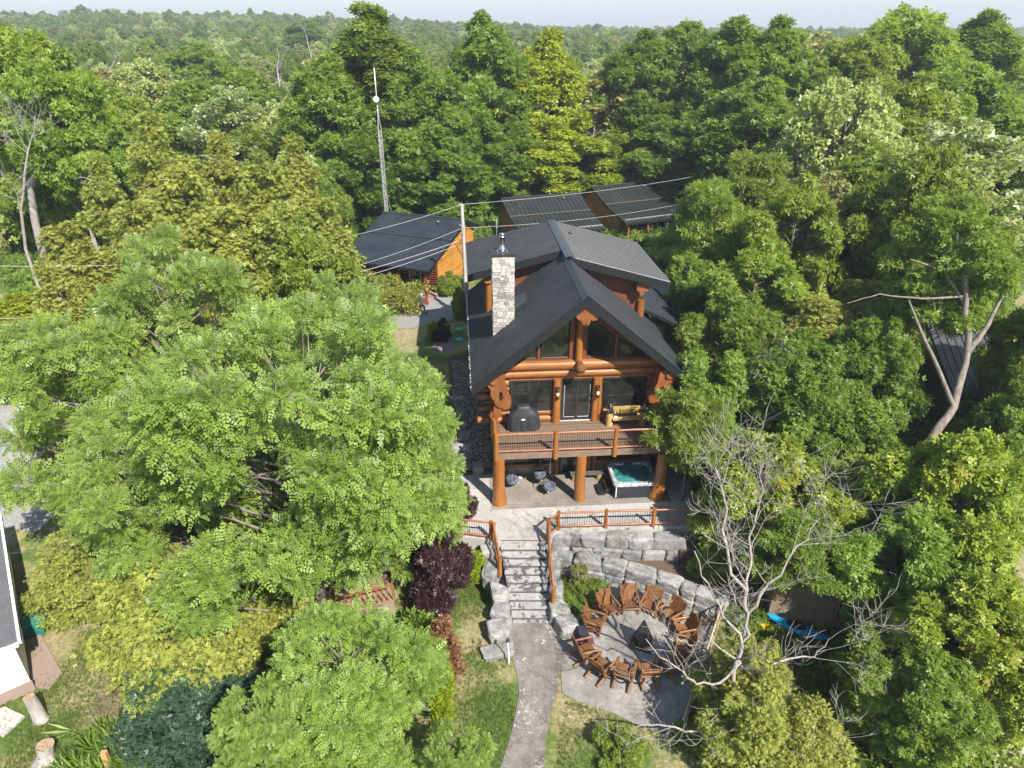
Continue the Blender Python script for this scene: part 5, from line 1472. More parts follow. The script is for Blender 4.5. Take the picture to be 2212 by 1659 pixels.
m = MB(); m.tube([(.1, 0, 5.8), (1.3, .6, 0)], .02, 4); m.build('guy_wire', M['galv'], o)
# utility pole and its wires
po = Vector((-3.3, 46.5, ground_z(-3.3, 46.5)))
o = thing('utility_pole', 'weathered wooden utility pole between the left cabin and the log house', 'utility pole', po)
m = MB(); m.tube([(0, 0, 0), (-.02, 0, 4.2), (-.10, 0, 8.35)], [.16, .14, .115], 12); m.build('pole', bark('weathered pole', (.34, .31, .28), (.55, .52, .48), 7), o)
m = MB(); m.tube([(.17, -.05, 0), (.16, -.05, 4.2), (.10, -.04, 5.4)], .035, 6); m.build('conduit', M['galv'], o)
m = MB()
for z in (8.3, 6.9, 6.0): m.tube([(-.25, -.02, z), (.1, -.02, z)], .03, 6); m.lathe([(.04, 0), (.06, .05), (.03, .1)], 8, (-.25, -.02, z))
m.build('insulator', M['galv'], o)
m = MB(); m.tube([(-.15, -.1, 5.75), (-.5, -.2, 5.55), (-.35, -.25, 5.2), (-.1, -.15, 5.0)], .025, 5); m.tube([(-.15, -.1, 5.9), (-.6, -.25, 5.7), (-.3, -.25, 5.05), (-.1, -.15, 4.6)], .02, 5); m.build('drop_cable', M['black'], o)
def wire(label, a, b, sag, r_=.022, mat='galv', n=28):
    a, b = Vector(a), Vector(b); m = MB()
    m.tube([a.lerp(b, t / n) - Vector((0, 0, sag * 4 * (t / n) * (1 - t / n))) for t in range(n + 1)], r_, 5)
    return tag(m.build('overhead_wire', M[mat], None), label, 'wire')
M['wire'] = simple('pale aluminium wire', (.42, .40, .40), .6, var=.05)
T0 = po + Vector((-.1, 0, 8.35)); T1 = po + Vector((-.08, 0, 6.75)); T2 = po + Vector((-.4, -.1, 5.85)); T3 = po + Vector((-.4, -.1, 5.6))
wire('top wire running left from the tip of the utility pole', T0, at(-60, 573, 33), 1.35, .012, 'wire')
wire('second wire running left from the utility pole across the cabin roof', T1, at(-60, 690, 33), 1.5, .012, 'wire')
wire('upper thick twisted cable running left across the cabin roof', T2, at(-60, 706, 33), 1.15, .018, 'wire')
wire('lower twisted cable running left across the cabin roof', T3, at(-60, 716, 33), 1.35, .015, 'wire')
wire('top wire running right from the pole tip over the far cabins', T0, at(1640, 352, 75), .5, .015, 'wire')
wire('lower wire running right from the pole past the house ridge', T1, at(1640, 396, 75), .9, .015, 'wire')
wire('thin guy wire from the utility pole down to the house roof', T0 + Vector((.05, 0, -1.4)), HW(.8, 14.4, 11.15), .0, .012, 'wire')

# left neighbour: white building with shingle roof
Wa, Wb = U(44, 1383, 2.6), U(8, 1150, 2.6)
W0 = Vector((Wa.x, Wa.y, 0)); Wd = Wb - Wa
o = thing('white_building', 'white walled building with grey shingle roof cut by the left picture edge', 'building', W0, math.atan2(Wd.y, Wd.x) - PI / 2)
m = MB(); m.box((-6, .0, .55), (-.25, 9, 2.6)); m.build('wall', M['white'], o)
m = MB(); slab4(m, (-6.2, -.15, 4.0), (-6.2, 9.3, 4.0), (0, 9.3, 2.75), (0, -.15, 2.75), .12); m.build('roof', M['shingle'], o)
m = MB(); m.box((-.06, -.17, 2.58), (.04, 9.32, 2.78)); m.box((-6.2, -.21, 2.5), (-.08, -.16, 2.7)); m.build('gutter', M['white'], o)
def lattice_mat():
    t = NT('tan lattice'); v = t.coord('Object', (1, 1, 1), (R(45), R(45), R(45)))
    ch_ = t.new('ShaderNodeTexChecker'); ch_.inputs['Scale'].default_value = 34; t.l.new(v, ch_.inputs['Vector'])
    c = t.mix(ch_.outputs['Fac'], (.20, .15, .12), (.34, .26, .22)); return t.done(t.bsdf(c, .8, .2))
M['lattice'] = lattice_mat()
m = MB(); m.box((-6, -.02, 0), (-.2, .02, .55)); m.build('lattice_skirt', M['lattice'], o)
# loose lattice panel lying beside it
lp = [U(48, 1385, .05), U(88, 1370, .05), U(135, 1455, .05), U(105, 1490, .05), U(62, 1482, .05)]
m = MB(); m.prism([(p.x, p.y) for p in lp], .03, .07); tag(m.build('lattice_panel', M['lattice'], None), 'tan lattice sheet lying on the grass beside the white building', 'lattice')
p = U(68, 1352, .3); m = MB(); m.rock((0, 0, 0), (1.2, .8, .75), 400, 0, .3, 3, .03)
tag(m.build('tarpaulin', simple('teal tarp', (.02, .16, .13), .5, var=.3), None, (p.x, p.y, .35), .2), 'dark teal tarp bundle behind the lattice sheet', 'tarp')
# stumps and posts on the lower left lawn
def stump(label, foot, h, r0, r1, lean, mat='bark_pale', flare=1.25):
    p = U(*foot, 0.0); o = thing('tree_stump', label, 'stump', p)
    m = MB(); rs = random.Random(int(foot[0])); m.tube([(0, 0, 0), (lean[0] * .1, lean[1] * .1, .12), (lean[0] * .6, lean[1] * .6, h * .6), (lean[0], lean[1], h)], [r0 * flare, r0, (r0 + r1) / 2, r1], 18, wob=.09, rng=rs, cap=False); m.build('trunk', M['bark_pale'], o)
    m = MB(); m.prism([(lean[0] + r1 * .98 * math.cos(a), lean[1] + r1 * .98 * math.sin(a)) for a in [i * PI / 9 for i in range(18)]], h - .05, h - .015); m.build('cut_face', simple('cut wood', (.32, .22, .14), .8, var=.5, scale=12), o)
stump('tall leaning bleached stump on the lawn below the white building', (90, 1555), 1.15, .24, .20, (-.18, .1))
stump('short flared hollow stump near the bottom left corner', (98, 1640), .62, .26, .30, (.1, .12), flare=1.6)
m = MB(); m.box((-.09, -.09, 0), (.09, .09, 1.1)); p = U(242, 1668, 0)
tag(m.build('wooden_post', simple('tan square post', (.48, .26, .12), .7), None, p, .2), 'square tan wooden post at the bottom edge beside the daylilies', 'post')
for i, (px_, py_, sx, sy) in enumerate(((200, 1650, .6, .5), (8, 1560, .9, 1.2))):
    p = U(px_, py_, .0); m = MB(); m.prism(rounded(sx, sy, .08), 0, .08)
    tag(m.build('paving_slab', M['slab'], None, p, .2 + i), ('small concrete slab beside the tan post at the bottom edge', 'concrete slab at the left picture edge below the white building')[i], 'slab')
# red garden machine by the gravel at the left edge
p = at(18, 800, 36); gz = ground_z(p.x, 36)
o = thing('tractor', 'dark red lawn tractor half hidden under the leaves at the left edge', 'tractor', (p.x, 36, gz), 1.0)
m = MB(); m.prism([(-.9, .35), (.1, .35), (.1, .5), (.9, .5), (.95, .95), (.3, 1.0), (.1, .7), (-.5, .7), (-.9, .85)], -.3, .3, 'y'); m.build('body', simple('dark red paint', (.25, .02, .02), .35), o)
for x, y, r_ in ((-.55, -.45, .36), (-.55, .45, .36), (.65, -.4, .24), (.65, .4, .24)):
    m = MB(); m.tube([(x, y - .1, r_), (x, y + .1, r_)], r_, 16, smooth=False); m.build('wheel', M['black'], o)
m = MB(); m.box((-.5, -.22, .75), (-.1, .22, .85)); m.box((-.58, -.22, .8), (-.5, .22, 1.15)); m.build('seat', M['black'], o)
m = MB(); m.tube([(.2, 0, .95), (.02, 0, 1.2)], .025, 6); m.lathe([(.17, 0), (.17, .03)], 14, (0, 0, 1.2), cap=False); m.build('steering_wheel', M['black'], o)
# deck with orange railing and lattice glimpsed through the locust
o = thing('garden_deck', 'tan deck with orange railing and lattice skirt glimpsed beneath the locust trees', 'deck', U(735, 1290, .9), .35)
m = MB(); m.box((-2.2, -1.0, -.1), (2.2, 3, 0)); m.build('floor', simple('tan boards', (.26, .18, .13), .7), o)
m = MB(); m.box((-2.2, -1.04, -.9), (2.2, -1.01, -.1)); m.build('lattice_skirt', M['lattice'], o)
m = MB()
for k in range(20): m.box((-2.15 + k * .226, -.98, 0), (-2.10 + k * .226, -.93, .85))
m.box((-2.2, -1.02, .85), (2.2, -.90, .91)); m.build('railing', simple('orange rail', (.27, .11, .04), .6), o)
# green access lids behind the house
for i, (px_, py_) in enumerate(((992, 720), (992, 742))):
    p = U(px_, py_, 4.05); m = MB(); m.lathe([(.30, 0), (.30, .05), (.22, .08), (.02, .09)], 20)
    tag(m.build('access_lid', simple('turquoise lid', (.05, .32, .24), .5), None, (p.x, p.y, ground_z(p.x, p.y) + .03)), ('far round turquoise lid set in the lawn behind the house', 'near round turquoise lid, closer to the rear path')[i], 'lid')

# right side: stake fence, shed, kayaks, barn roof, boardwalk
def stake_fence():
    a, b = Vector((6.25, 16.3, 0)), Vector((9.2, 21.95, 0)); d = b - a; n = 52; r6 = random.Random(9)
    o = thing('stake_fence', 'low fence of thin weathered stakes along the right side of the fire pit patio', 'fence', a)
    m = MB()
    for i in range(n + 1):
        p = d * (i / n) + Vector((r6.uniform(-.02, .02), r6.uniform(-.02, .02), 0)); h = r6.uniform(.9, 1.1)
        m.tube([p, p + Vector((r6.uniform(-.08, .08), r6.uniform(-.06, .06), h))], [.035, .026], 6, tint=r6.random())
    m.build('stakes', bark('weathered stake', (.26, .22, .15), (.45, .40, .28)), o)
    m = MB(); m.tube([Vector((-.03, .02, .98)), d * .5 + Vector((-.03, .02, 1.0)), d + Vector((-.03, .02, .98))], .045, 8); m.tube([Vector((-.03, .02, .35)), d + Vector((-.03, .02, .35))], .03, 8)
    m.build('top_pole', bark('pale pole', (.34, .28, .18), (.5, .44, .3)), o)
stake_fence()
sh = U(1655, 1345, 0)
o = thing('garden_shed', 'tan board garden shed with a small window behind the bare tree', 'shed', (sh.x, sh.y, 0), -.28)
m = MB()
for k in range(15): m.box((k * .28 + .004, 0, .1), (k * .28 + .276, .05, 2.3), tint=rng.random())
m.box((0, .05, .1), (4.2, 1.7, 2.25)); m.build('wall', simple('tan boards wall', (.25, .19, .12), .75, var=.15), o)
m = MB(); m.box((-.2, -.05, 2.3), (4.4, 1.9, 2.42)); m.build('roof', simple('tan flat roof', (.19, .155, .11), .8), o)
m = MB(); m.box((2.7, -.03, 1.2), (3.5, -.005, 2.0)); w_ = m.build('window', simple('pale window', (.35, .38, .38), .1), o)
m = MB()
for a, b, c_, d in ((2.62, 2.7, 1.12, 2.08), (3.5, 3.58, 1.12, 2.08), (2.7, 3.5, 1.12, 1.2), (2.7, 3.5, 2.0, 2.08)): m.box((a, -.05, c_), (b, .0, d))
m.build('frame', M['black'], w_)
def kayak(label, a, b, col, z):
    a, b = Vector(a), Vector(b); d = b - a; L = d.length; yaw = math.atan2(d.y, d.x)
    o = thing('kayak', label, 'kayak', (a.x, a.y, z), yaw)
    m = MB(); n = 14; N = 16; rings = []
    for i in range(N + 1):
        t = i / N; w = max(.02, math.sin(PI * t) ** .6) * .34; zz = .12 * (abs(2 * t - 1) ** 2.5)
        rings.append([(t * L, math.cos(2 * PI * k / n) * w, zz + .17 + math.sin(2 * PI * k / n) * max(.03, w * .45)) for k in range(n)])
    m.add([q for r_ in rings for q in r_], [(i * n + k, i * n + (k + 1) % n, (i + 1) * n + (k + 1) % n, (i + 1) * n + k) for i in range(N) for k in range(n)], True)
    m.build('hull', simple('kayak ' + label[:6], col, .35, var=.1), o)
    m = MB(); m.prism([(L * .48 + .42 * math.cos(a_), .2 * math.sin(a_)) for a_ in [j * PI / 8 for j in range(16)]], .30, .345); m.build('cockpit', M['black'], o)
kayak('bright blue kayak lying beside the garden shed', U(1655, 1330, .5), U(1790, 1385, .5), (.01, .28, .55), .35)
kayak('yellow kayak under the blue one, almost hidden by the cedar', U(1640, 1352, .2), U(1740, 1392, .2), (.62, .42, .02), .05)
A, B = U(1985, 712, 6.6), U(2190, 660, 6.6)
o = thing('neighbour_house', 'house with purplish dark ribbed metal roof seen through the trees at the right', 'house', (0, 0, 0))
r0, r1 = U(2000, 690, 7.6), U(2175, 715, 7.6); e0, e1 = U(2060, 850, 6.0), U(2240, 880, 6.0)
m = MB(); corrugated(r0, r1, e0, e1, .4, .05, .2, m); m.build('roof', simple('violet grey metal roof', (.075, .07, .085), .35), o)
m = MB(); slab4(m, r0 - Vector((0, 0, .05)), r1 - Vector((0, 0, .05)), e1 - Vector((0, 0, .05)), e0 - Vector((0, 0, .05)), .2); m.build('soffit', M['fascia'], o)
m = MB(); w0, w1 = r0.lerp(e0, .12) + Vector((.4, 0, 0)), e0 + Vector((.4, .3, 0))
g = ground_z(w0.x, w0.y) - 1
m.prism([(w0.x, w0.y), (w1.x, w1.y), (w1.x + 4.5, w1.y + .8), (w0.x + 4.5, w0.y + .8)], g, 5.7); m.build('wall', simple('dark boarding', (.09, .065, .05), .8), o)
p = U(2195, 1600, .8)
o = thing('boardwalk', 'pale wooden boardwalk in the bottom right corner', 'boardwalk', (p.x, p.y, 0), .15)
m = MB()
for k in range(12): m.box((-.9, -2 + k * .2, .35), (1.6, -2 + k * .2 + .185, .40), tint=rng.random())
m.build('planks', simple('pale planks', (.45, .36, .30), .75), o)
m = MB(); m.box((-.8, -2, .0), (-.7, .4, .345)); m.box((1.3, -2, 0), (1.4, .4, .345)); m.build('bearer', M['grayboard'], o)
boulder('pale rock by the garden below the right hand maples', U(1640, 1985 / 1.2839, .2) + Vector((3.2, 0, 0)), (1.0, .8, .6), .3, 420)

# ---------------------------------------------------------------- trees, front left
grow('locust1', 'locust_tree', 590, 700, 21.0, 5.6, 'large bright green locust filling the lower left, with a thick grey trunk', rot=.4)
grow('locust2', 'locust_tree', 330, 530, 28.5, 3.9, 'tall pale green locust at the left whose top stands before the olive cedars', rot=1.2)
grow('locust2', 'locust_tree', 735, 620, 27.5, 3.1, 'bright locust between the cedars and the left side of the log house', rot=2.6)
grow('locust3', 'locust_tree', 160, 670, 26.5, 3.8, 'locust leaning over the gravel at the left edge', rot=.2)
grow('locust3', 'locust_tree', 865, 800, 24.5, 2.5, 'locust nearest the stone garden steps, right edge of the left canopy', rot=4.0)
grow('locust1', 'locust_tree', 330, 900, 21.5, 4.2, 'low spreading locust above the white building and the tarp', rot=3.4)
grow('locust3', 'locust_tree', 735, 1370, 15.2, 2.8, 'locust crown at the bottom centre left with long feathery fronds', rot=5.2)
grow('locust3', 'locust_tree', 560, 1490, 13.6, 1.5, 'small locust crown above the daylilies at the bottom edge', rot=1.9)
grow('locust3', 'locust_tree', 985, 1590, 13.0, 1.25, 'locust twig tips at the bottom edge beside the stone path', rot=.9)
grow('green2', 'tree', 640, 480, 35, 2.3, 'rounded fresh green tree between the cedars and the locusts')
grow('lime1', 'tree', 20, 640, 37, 2.6, 'bright lime green bush-like tree above the red tractor at the left edge')
grow('cedar3', 'cedar_tree', 320, 1215, 18.8, 2.3, 'low olive cedar spreading under the locust beside the bare soil')
grow('cedar3', 'cedar_tree', 140, 1160, 22.5, 1.6, 'olive cedar in the shade behind the teal tarp')
grow('cedar3', 'cedar_tree', 90, 830, 29.5, 1.5, 'small olive cedar beside the gravel road at the left')
grow('cedar3', 'cedar_tree', 545, 1200, 20.5, 1.8, 'dark olive cedar hidden behind the locust trunk')
# olive cedars
CED = [(215, 330, 41, 2.6, 'cedar1', 'olive cedar on the left of the cedar row with a bare leader'), (320, 240, 45, 3.0, 'cedar1', 'tallest olive cedar, pointed, in the middle of the row'),
       (395, 330, 40, 2.9, 'cedar2', 'broad olive cedar just right of the tallest one'), (480, 285, 45, 3.0, 'cedar1', 'olive cedar with a thin bare tip, centre of the row'),
       (560, 340, 41, 3.0, 'cedar2', 'round-topped olive cedar right of the centre'), (635, 290, 44, 2.7, 'cedar1', 'olive cedar with a pale dead leader at the right of the row'),
       (690, 420, 40.5, 2.2, 'cedar2', 'rightmost olive cedar, nearest the left cabin'), (280, 420, 36.5, 2.8, 'cedar2', 'lower olive cedar in front of the tall pointed one'),
       (465, 440, 36.5, 3.0, 'cedar2', 'lower olive cedar in front of the centre of the row'), (130, 470, 38, 2.3, 'cedar2', 'yellowish cedar left of the row beside the pale trunk'),
       (90, 560, 34.5, 2.0, 'cedar2', 'thin yellowish cedar by the wires at the left edge'), (590, 430, 37, 2.4, 'cedar2', 'lower olive cedar in front of the right part of the row')]
for (x, y, d, r_, k, lab) in CED: grow(k, 'cedar_tree', x, y, d, r_ * 1.3, lab)
# left edge tall tree with a forked pale trunk
T('edge1', 20, 4.8, .50, 'round', 80, 22000, .36, 'maple', 'lf_green', 'bark_pale', 71, flat=.4, cr=.22, squash=.65, trunk_r=.3)
grow('edge1', 'tree', 95, 130, 50.5, 3.4, 'high leafy crown over the pale forked trunk at the left edge')
grow('green1', 'tree', 40, 60, 58, 5.2, 'tall yellowish green tree at the left edge with a forked pale trunk')
grow('green1', 'tree', 175, 215, 60, 3.6, 'leafy tree behind the cedar row at the left')
for (k, x, y, d, r_, lab) in (('poplar1', 480, 180, 70, 4.2, 'silvery green tree behind the centre of the cedar row'), ('green1', 400, 175, 78, 4.6, 'rounded light tree in the wood left of the silvery one'),
        ('pale1', 600, 215, 72, 4.0, 'pale wind-turned tree left of the dark maples'), ('green1', 520, 145, 88, 5.0, 'tall light green tree in the wood left of the mast'),
        ('pale1', 300, 130, 98, 5.0, 'pale tree in the far wood above the pointed cedar'), ('green2', 250, 200, 68, 3.8, 'leafy tree behind the left part of the cedar row'),
        ('maple2', 425, 95, 130, 6.5, 'dark round tree high in the far wood at the left'), ('maple2', 660, 45, 260, 9, 'single dark tree standing up on the far skyline'), ('thin1', 190, 150, 90, 4.5, 'thin brownish tree in the far wood at the left'), ('thin1', 690, 130, 100, 4.5, 'thin brownish tree beside the far snag')):
    grow(k, 'tree', x, y, d, r_, lab)
# behind the cabins: the wall of tall maples
BACK = [('maple3', 805, -14, 72, 5.8, 'tallest maple, pointed, cut by the top edge of the picture'), ('maple2', 700, 120, 68, 3.9, 'dark broad maple left of the radio mast'),
        ('maple1', 760, 255, 66, 3.4, 'lower maple right behind the left cabin and its mast'), ('maple1', 900, 110, 70, 3.6, 'dark maple right of the tallest pointed one'),
        ('maple2', 935, 270, 66, 3.6, 'round dark maple behind the utility pole'), ('maple1', 1045, 30, 78, 4.0, 'tall maple with a visible trunk, left of the bright yellow-green one'),
        ('maple2', 1000, 190, 72, 3.2, 'dark maple behind the chimney of the log house'), ('lime1', 1180, 72, 80, 3.9, 'tall bright yellow-green maple near the middle of the skyline'),
        ('lime1', 1205, 258, 75, 4.0, 'low bright yellow-green maple behind the two right cabins'), ('maple1', 1095, 250, 74, 3.4, 'dark maple left of the low yellow-green one'),
        ('thin1', 1295, 150, 82, 3.6, 'thin brownish half-bare tree right of the yellow-green maple'), ('maple1', 1390, 68, 84, 4.4, 'dark green maple right of the thin brownish tree'),
        ('maple2', 1330, 290, 76, 3.6, 'low dark maple behind the farthest cabin roof'), ('maple2', 1490, 52, 86, 4.8, 'big round green maple on the skyline right of centre'),
        ('maple1', 1430, 250, 76, 3.8, 'dark maple behind the right end of the farthest cabin'), ('maple3', 1585, 18, 80, 5.2, 'tall maple whose peaks break the skyline right of centre'),
        ('maple2', 1540, 230, 72, 4.2, 'deep green maple above the drooping elm'), ('maple1', 1680, 40, 78, 4.6, 'maple behind the pale wind-blown tree, on the skyline'),
        ('maple2', 1650, 170, 68, 4.4, 'broad maple halfway down right of centre'), ('thin1', 1770, 70, 95, 4.2, 'hazy thin tree on the skyline at the right'),
        ('green1', 1850, 82, 78, 4.6, 'smooth rounded green tree on the right skyline'), ('green1', 1990, 22, 82, 6.0, 'large soft green tree at the upper right'),
        ('maple3', 2160, 4, 84, 5.4, 'dark feathery tree in the upper right corner'), ('green1', 2100, 130, 66, 4.6, 'green tree below the dark feathery one'),
        ('green2', 1985, 170, 60, 4.0, 'columnar light green tree at the right, below the skyline'), ('maple2', 2190, 250, 54, 4.0, 'dark tree at the right edge, upper half'),
        ('maple2', 1760, 230, 62, 3.8, 'green maple left of the pale wind-blown tree')]
for (k, x, y, d, r_, lab) in BACK: grow(k, 'maple_tree' if k.startswith('maple') or k == 'lime1' else 'tree', x, y, d, r_ * 1.22, lab)
# right middle
T('crown2', 9, 2.6, .52, 'spread', 44, 15000, .36, 'elm', 'lf_maple', 'bark', 48, flat=.6, cr=.25, squash=.45, trunk_r=.10, droop=.4)
MID = [('pale1', 1850, 180, 55, 4.6, 'round pale yellow-green wind-blown tree at the right'), ('elm1', 1545, 395, 47, 3.0, 'elm with drooping tiered branches right of the cabins'),
       ('elm1', 1640, 330, 52, 3.0, 'elm-like tree behind the drooping one'), ('green2', 1740, 385, 43, 2.8, 'soft light green tree left of the broken bare branches'),
       ('thin1', 1790, 370, 45, 1.9, 'thin yellowish tree with bare twigs above the right garden'), ('green1', 1910, 330, 47, 4.2, 'wide green maple in the right middle'),
       ('poplar1', 2110, 250, 43, 4.6, 'poplar with pale leaf undersides at the right edge'), ('near1', 2010, 330, 41, 3.4, 'fresh green maple right of the wide one'),
       ('green2', 1650, 520, 38, 2.6, 'bright rounded tree right of the dormer roof'), ('near2', 1500, 560, 42, 2.0, 'small bushy tree beside the right eave of the dormer'),
       ('cedar2', 1760, 630, 35, 3.9, 'olive cedar in the middle of the right side'), ('cedar2', 1890, 600, 37, 3.6, 'olive cedar left of the violet grey roof'),
       ('near1', 1600, 640, 34.5, 2.5, 'leafy tree leaning over the right slope of the house roof'), ('near2', 1545, 770, 30.5, 2.35, 'dark green tree hiding the right end of the balcony'),
       ('crown2', 1505, 850, 28.2, 2.0, 'elm with feathery shoots hanging in front of the right balcony post'), ('near1', 1740, 740, 30.5, 2.9, 'mid green maple in the centre of the right side'),
       ('near2', 1860, 850, 29, 2.6, 'dark maple between the olive cedar and the violet grey roof'), ('tip1', 1690, 960, 25.5, 2.9, 'yellow-green maple with orange tips behind the bare dead tree'),
       ('near1', 1905, 700, 31.5, 2.2, 'leafy tree filling the shade left of the forked grey trunk'), ('tip1', 1775, 1080, 25.0, 1.9, 'small orange-tipped maple behind the garden shed'), ('near1', 1880, 1000, 25.5, 2.8, 'shaded maple beside the thick grey trunk'), ('near1', 2290, 640, 31, 2.4, 'green maple right of the violet grey roof'),
       ('tip1', 2110, 960, 22.5, 3.0, 'sunlit maple at the right edge, lower half'), ('near1', 2020, 1130, 20.5, 2.5, 'leafy maple above the blue kayak'),
       ('crown2', 1735, 1130, 21.8, 1.9, 'airy green crown hanging over the garden shed and the kayaks'), ('near2', 1950, 1390, 17.0, 2.0, 'deep green maple in the lower right'), ('tip1', 2140, 1270, 17.5, 2.6, 'maple with yellow patches at the lower right edge'),
       ('near1', 2040, 1440, 15.5, 1.8, 'maple crown at the bottom right beside the boardwalk'), ('cedar3', 1640, 1400, 16.6, 1.6, 'yellowish cedar under the bare dead tree'),
       ('cedar3', 1640, 1500, 15.2, 1.5, 'low yellowish cedar at the bottom edge under bare branches'), ('cedar3', 1760, 1540, 15.0, 1.3, 'small yellowish cedar right of the dead branches at the bottom')]
for (k, x, y, d, r_, lab) in MID: grow(k, {'c': 'cedar_tree', 'e': 'elm_tree', 'p': 'tree'}.get(k[0], 'maple_tree') if k != 'crown2' else 'elm_tree', x, y, d, r_, lab)
# poplar with thick forked grey trunk at the right
def limb_tree(name, label, base, paths, mat, leaves=None):
    o = thing(name, label, 'tree', base)
    b = Vector(base); m = MB(); rr = random.Random(3)
    for pts, r0, r1 in paths:
        P = [Vector(p) - b for p in pts]; n = len(P)
        Q = []; RR = []
        for i in range(n - 1):
            for k in range(4):
                t = k / 4; q = P[i].lerp(P[i + 1], t)
                if 0 < k: q += Vector((rr.uniform(-1, 1), rr.uniform(-1, 1), rr.uniform(-1, 1))) * (P[i + 1] - P[i]).length * .02
                Q.append(q); RR.append(r0 + (r1 - r0) * (i + t) / (n - 1))
        Q.append(P[-1]); RR.append(r1)
        m.tube(Q, RR, 10, wob=.07, rng=rr)
    m.build('trunk', M[mat], o)
    return o
pb = at(1945, 1180, 25.5)
gz = ground_z(pb.x, 25.5)
base = (pb.x - .6, 25.2, gz - .1)
F1, F2 = at(1960, 1130, 26), at(2005, 960, 27)
F3, F4 = at(2060, 880, 28), at(2090, 760, 29.5)
limb_tree('poplar_tree', 'thick forked grey trunk climbing through the right hand trees towards the violet roof', base,
          [([base, tuple(F1), tuple(F2), tuple(F3), tuple(F4), tuple(at(2085, 600, 31)), tuple(at(2060, 560, 32)), tuple(at(2010, 500, 33))], .29, .04),
           ([tuple(F4), tuple(at(2135, 700, 30)), tuple(at(2180, 600, 31))], .16, .05), ([tuple(at(2085, 660, 30.5)), tuple(at(2040, 585, 31.5)), tuple(at(1965, 560, 32))], .09, .03),
           ([tuple(F1), tuple(at(2040, 1070, 25))], .20, .17), ([tuple(F3), tuple(at(2000, 740, 29)), tuple(at(1960, 640, 30))], .12, .04),
           ([tuple(at(2085, 640, 30.7)), tuple(at(1990, 645, 30)), tuple(at(1900, 635, 29.5)), tuple(at(1830, 655, 29.3))], .06, .015)], 'bark')
plant('near1', 'maple_tree', 'green crown on the thick forked grey trunk at the right', 'tree', F3.x + 3.2, 27.0, 8.5, 2.4)
T('crown1', 17, 4.0, .52, 'round', 70, 20000, .27, 'maple', 'lf_green', 'bark', 72, flat=.4, cr=.21, squash=.6, trunk_r=.12)
grow('crown1', 'maple_tree', 2090, 430, 33.5, 3.0, 'leafy crown round the top of the forked grey trunk at the right')
# pale forked trunk at the left edge
b0 = at(70, 540, 50); g0 = ground_z(b0.x, 50); tb = (b0.x, 50, g0 - .1)
limb_tree('bare_tree', 'pale forked bare trunk standing before the dark wood at the left edge', tb, [([tb, tuple(at(66, 410, 50)), tuple(at(88, 340, 50)), tuple(at(105, 285, 50)), tuple(at(110, 230, 50))], .30, .07), ([tuple(at(66, 410, 50)), tuple(at(30, 330, 50)), tuple(at(10, 300, 50))], .16, .05), ([tuple(at(105, 290, 50)), tuple(at(135, 280, 50))], .09, .03)], 'bark_pale')

# ---------------------------------------------------------------- bare dead tree in front right
def branchy(name, label, base, spec, mat, seed, depth=4, min_r=.008):
    o = thing(name, label, 'tree', base)
    rr = random.Random(seed); m = MB(); b = Vector(base)
    def grow_(p, d, L, r_, lv):
        n = 4; pts = [p]; q = p.copy(); dd = d.copy()
        for i in range(n):
            dd = (dd + Vector((rr.uniform(-1, 1), rr.uniform(-1, 1), rr.uniform(-.6, 1))) * .24).normalized()
            q = q + dd * L / n; pts.append(q.copy())
        m.tube(pts, [r_ * (1 - .55 * i / n) for i in range(n + 1)], 6 if lv < 3 else 4, cap=False, wob=.08 if lv < 2 else 0, rng=rr)
        if lv >= depth: return
        k = rr.choice((3, 4, 5)) if lv < 3 else rr.choice((2, 3, 4))
        for j in range(k):
            t = rr.uniform(.3, 1.0) if j else 1.0
            i0 = min(n - 1, int(t * n)); s_ = pts[i0].lerp(pts[i0 + 1], t * n - i0)
            nd = (dd * (.9 if j == 0 else .55) + Vector((rr.uniform(-1, 1), rr.uniform(-1, 1), rr.uniform(-.35, .8)))).normalized()
            grow_(s_, nd, L * rr.uniform(.5, .78), max(min_r, r_ * rr.uniform(.38, .58)), lv + 1)
    for pts, r0, r1, sub in spec:
        P0 = [Vector(p) - b for p in pts]; P = [P0[0]]
        for a_, c_ in zip(P0[:-1], P0[1:]):
            L_ = (c_ - a_).length
            for q_ in (.33, .66): P.append(a_.lerp(c_, q_) + Vector((rr.uniform(-1, 1), rr.uniform(-1, 1), rr.uniform(-1, 1))) * L_ * .085)
            P.append(c_)
        n = len(P) - 1
        m.tube(P, [r0 + (r1 - r0) * i / n for i in range(n + 1)], 10, wob=.07, rng=rr)
        for j in range(sub):
            t = rr.uniform(.25, 1); i0 = min(n - 1, int(t * n)); s_ = P[i0].lerp(P[i0 + 1], t * n - i0)
            d = (P[i0 + 1] - P[i0]).normalized()
            nd = (d * .5 + Vector((rr.uniform(-1, 1), rr.uniform(-.8, .8), rr.uniform(-.2, .7)))).normalized()
            grow_(s_, nd, rr.uniform(1.0, 2.0), (r0 + (r1 - r0) * t) * .42, 1)
    m.build('trunk', M[mat], o)
    return o
db = at(1555, 1640, 15.6); db = (db.x, 15.6, -.1)
def A_(x, y, d): return tuple(at(x, y, d))
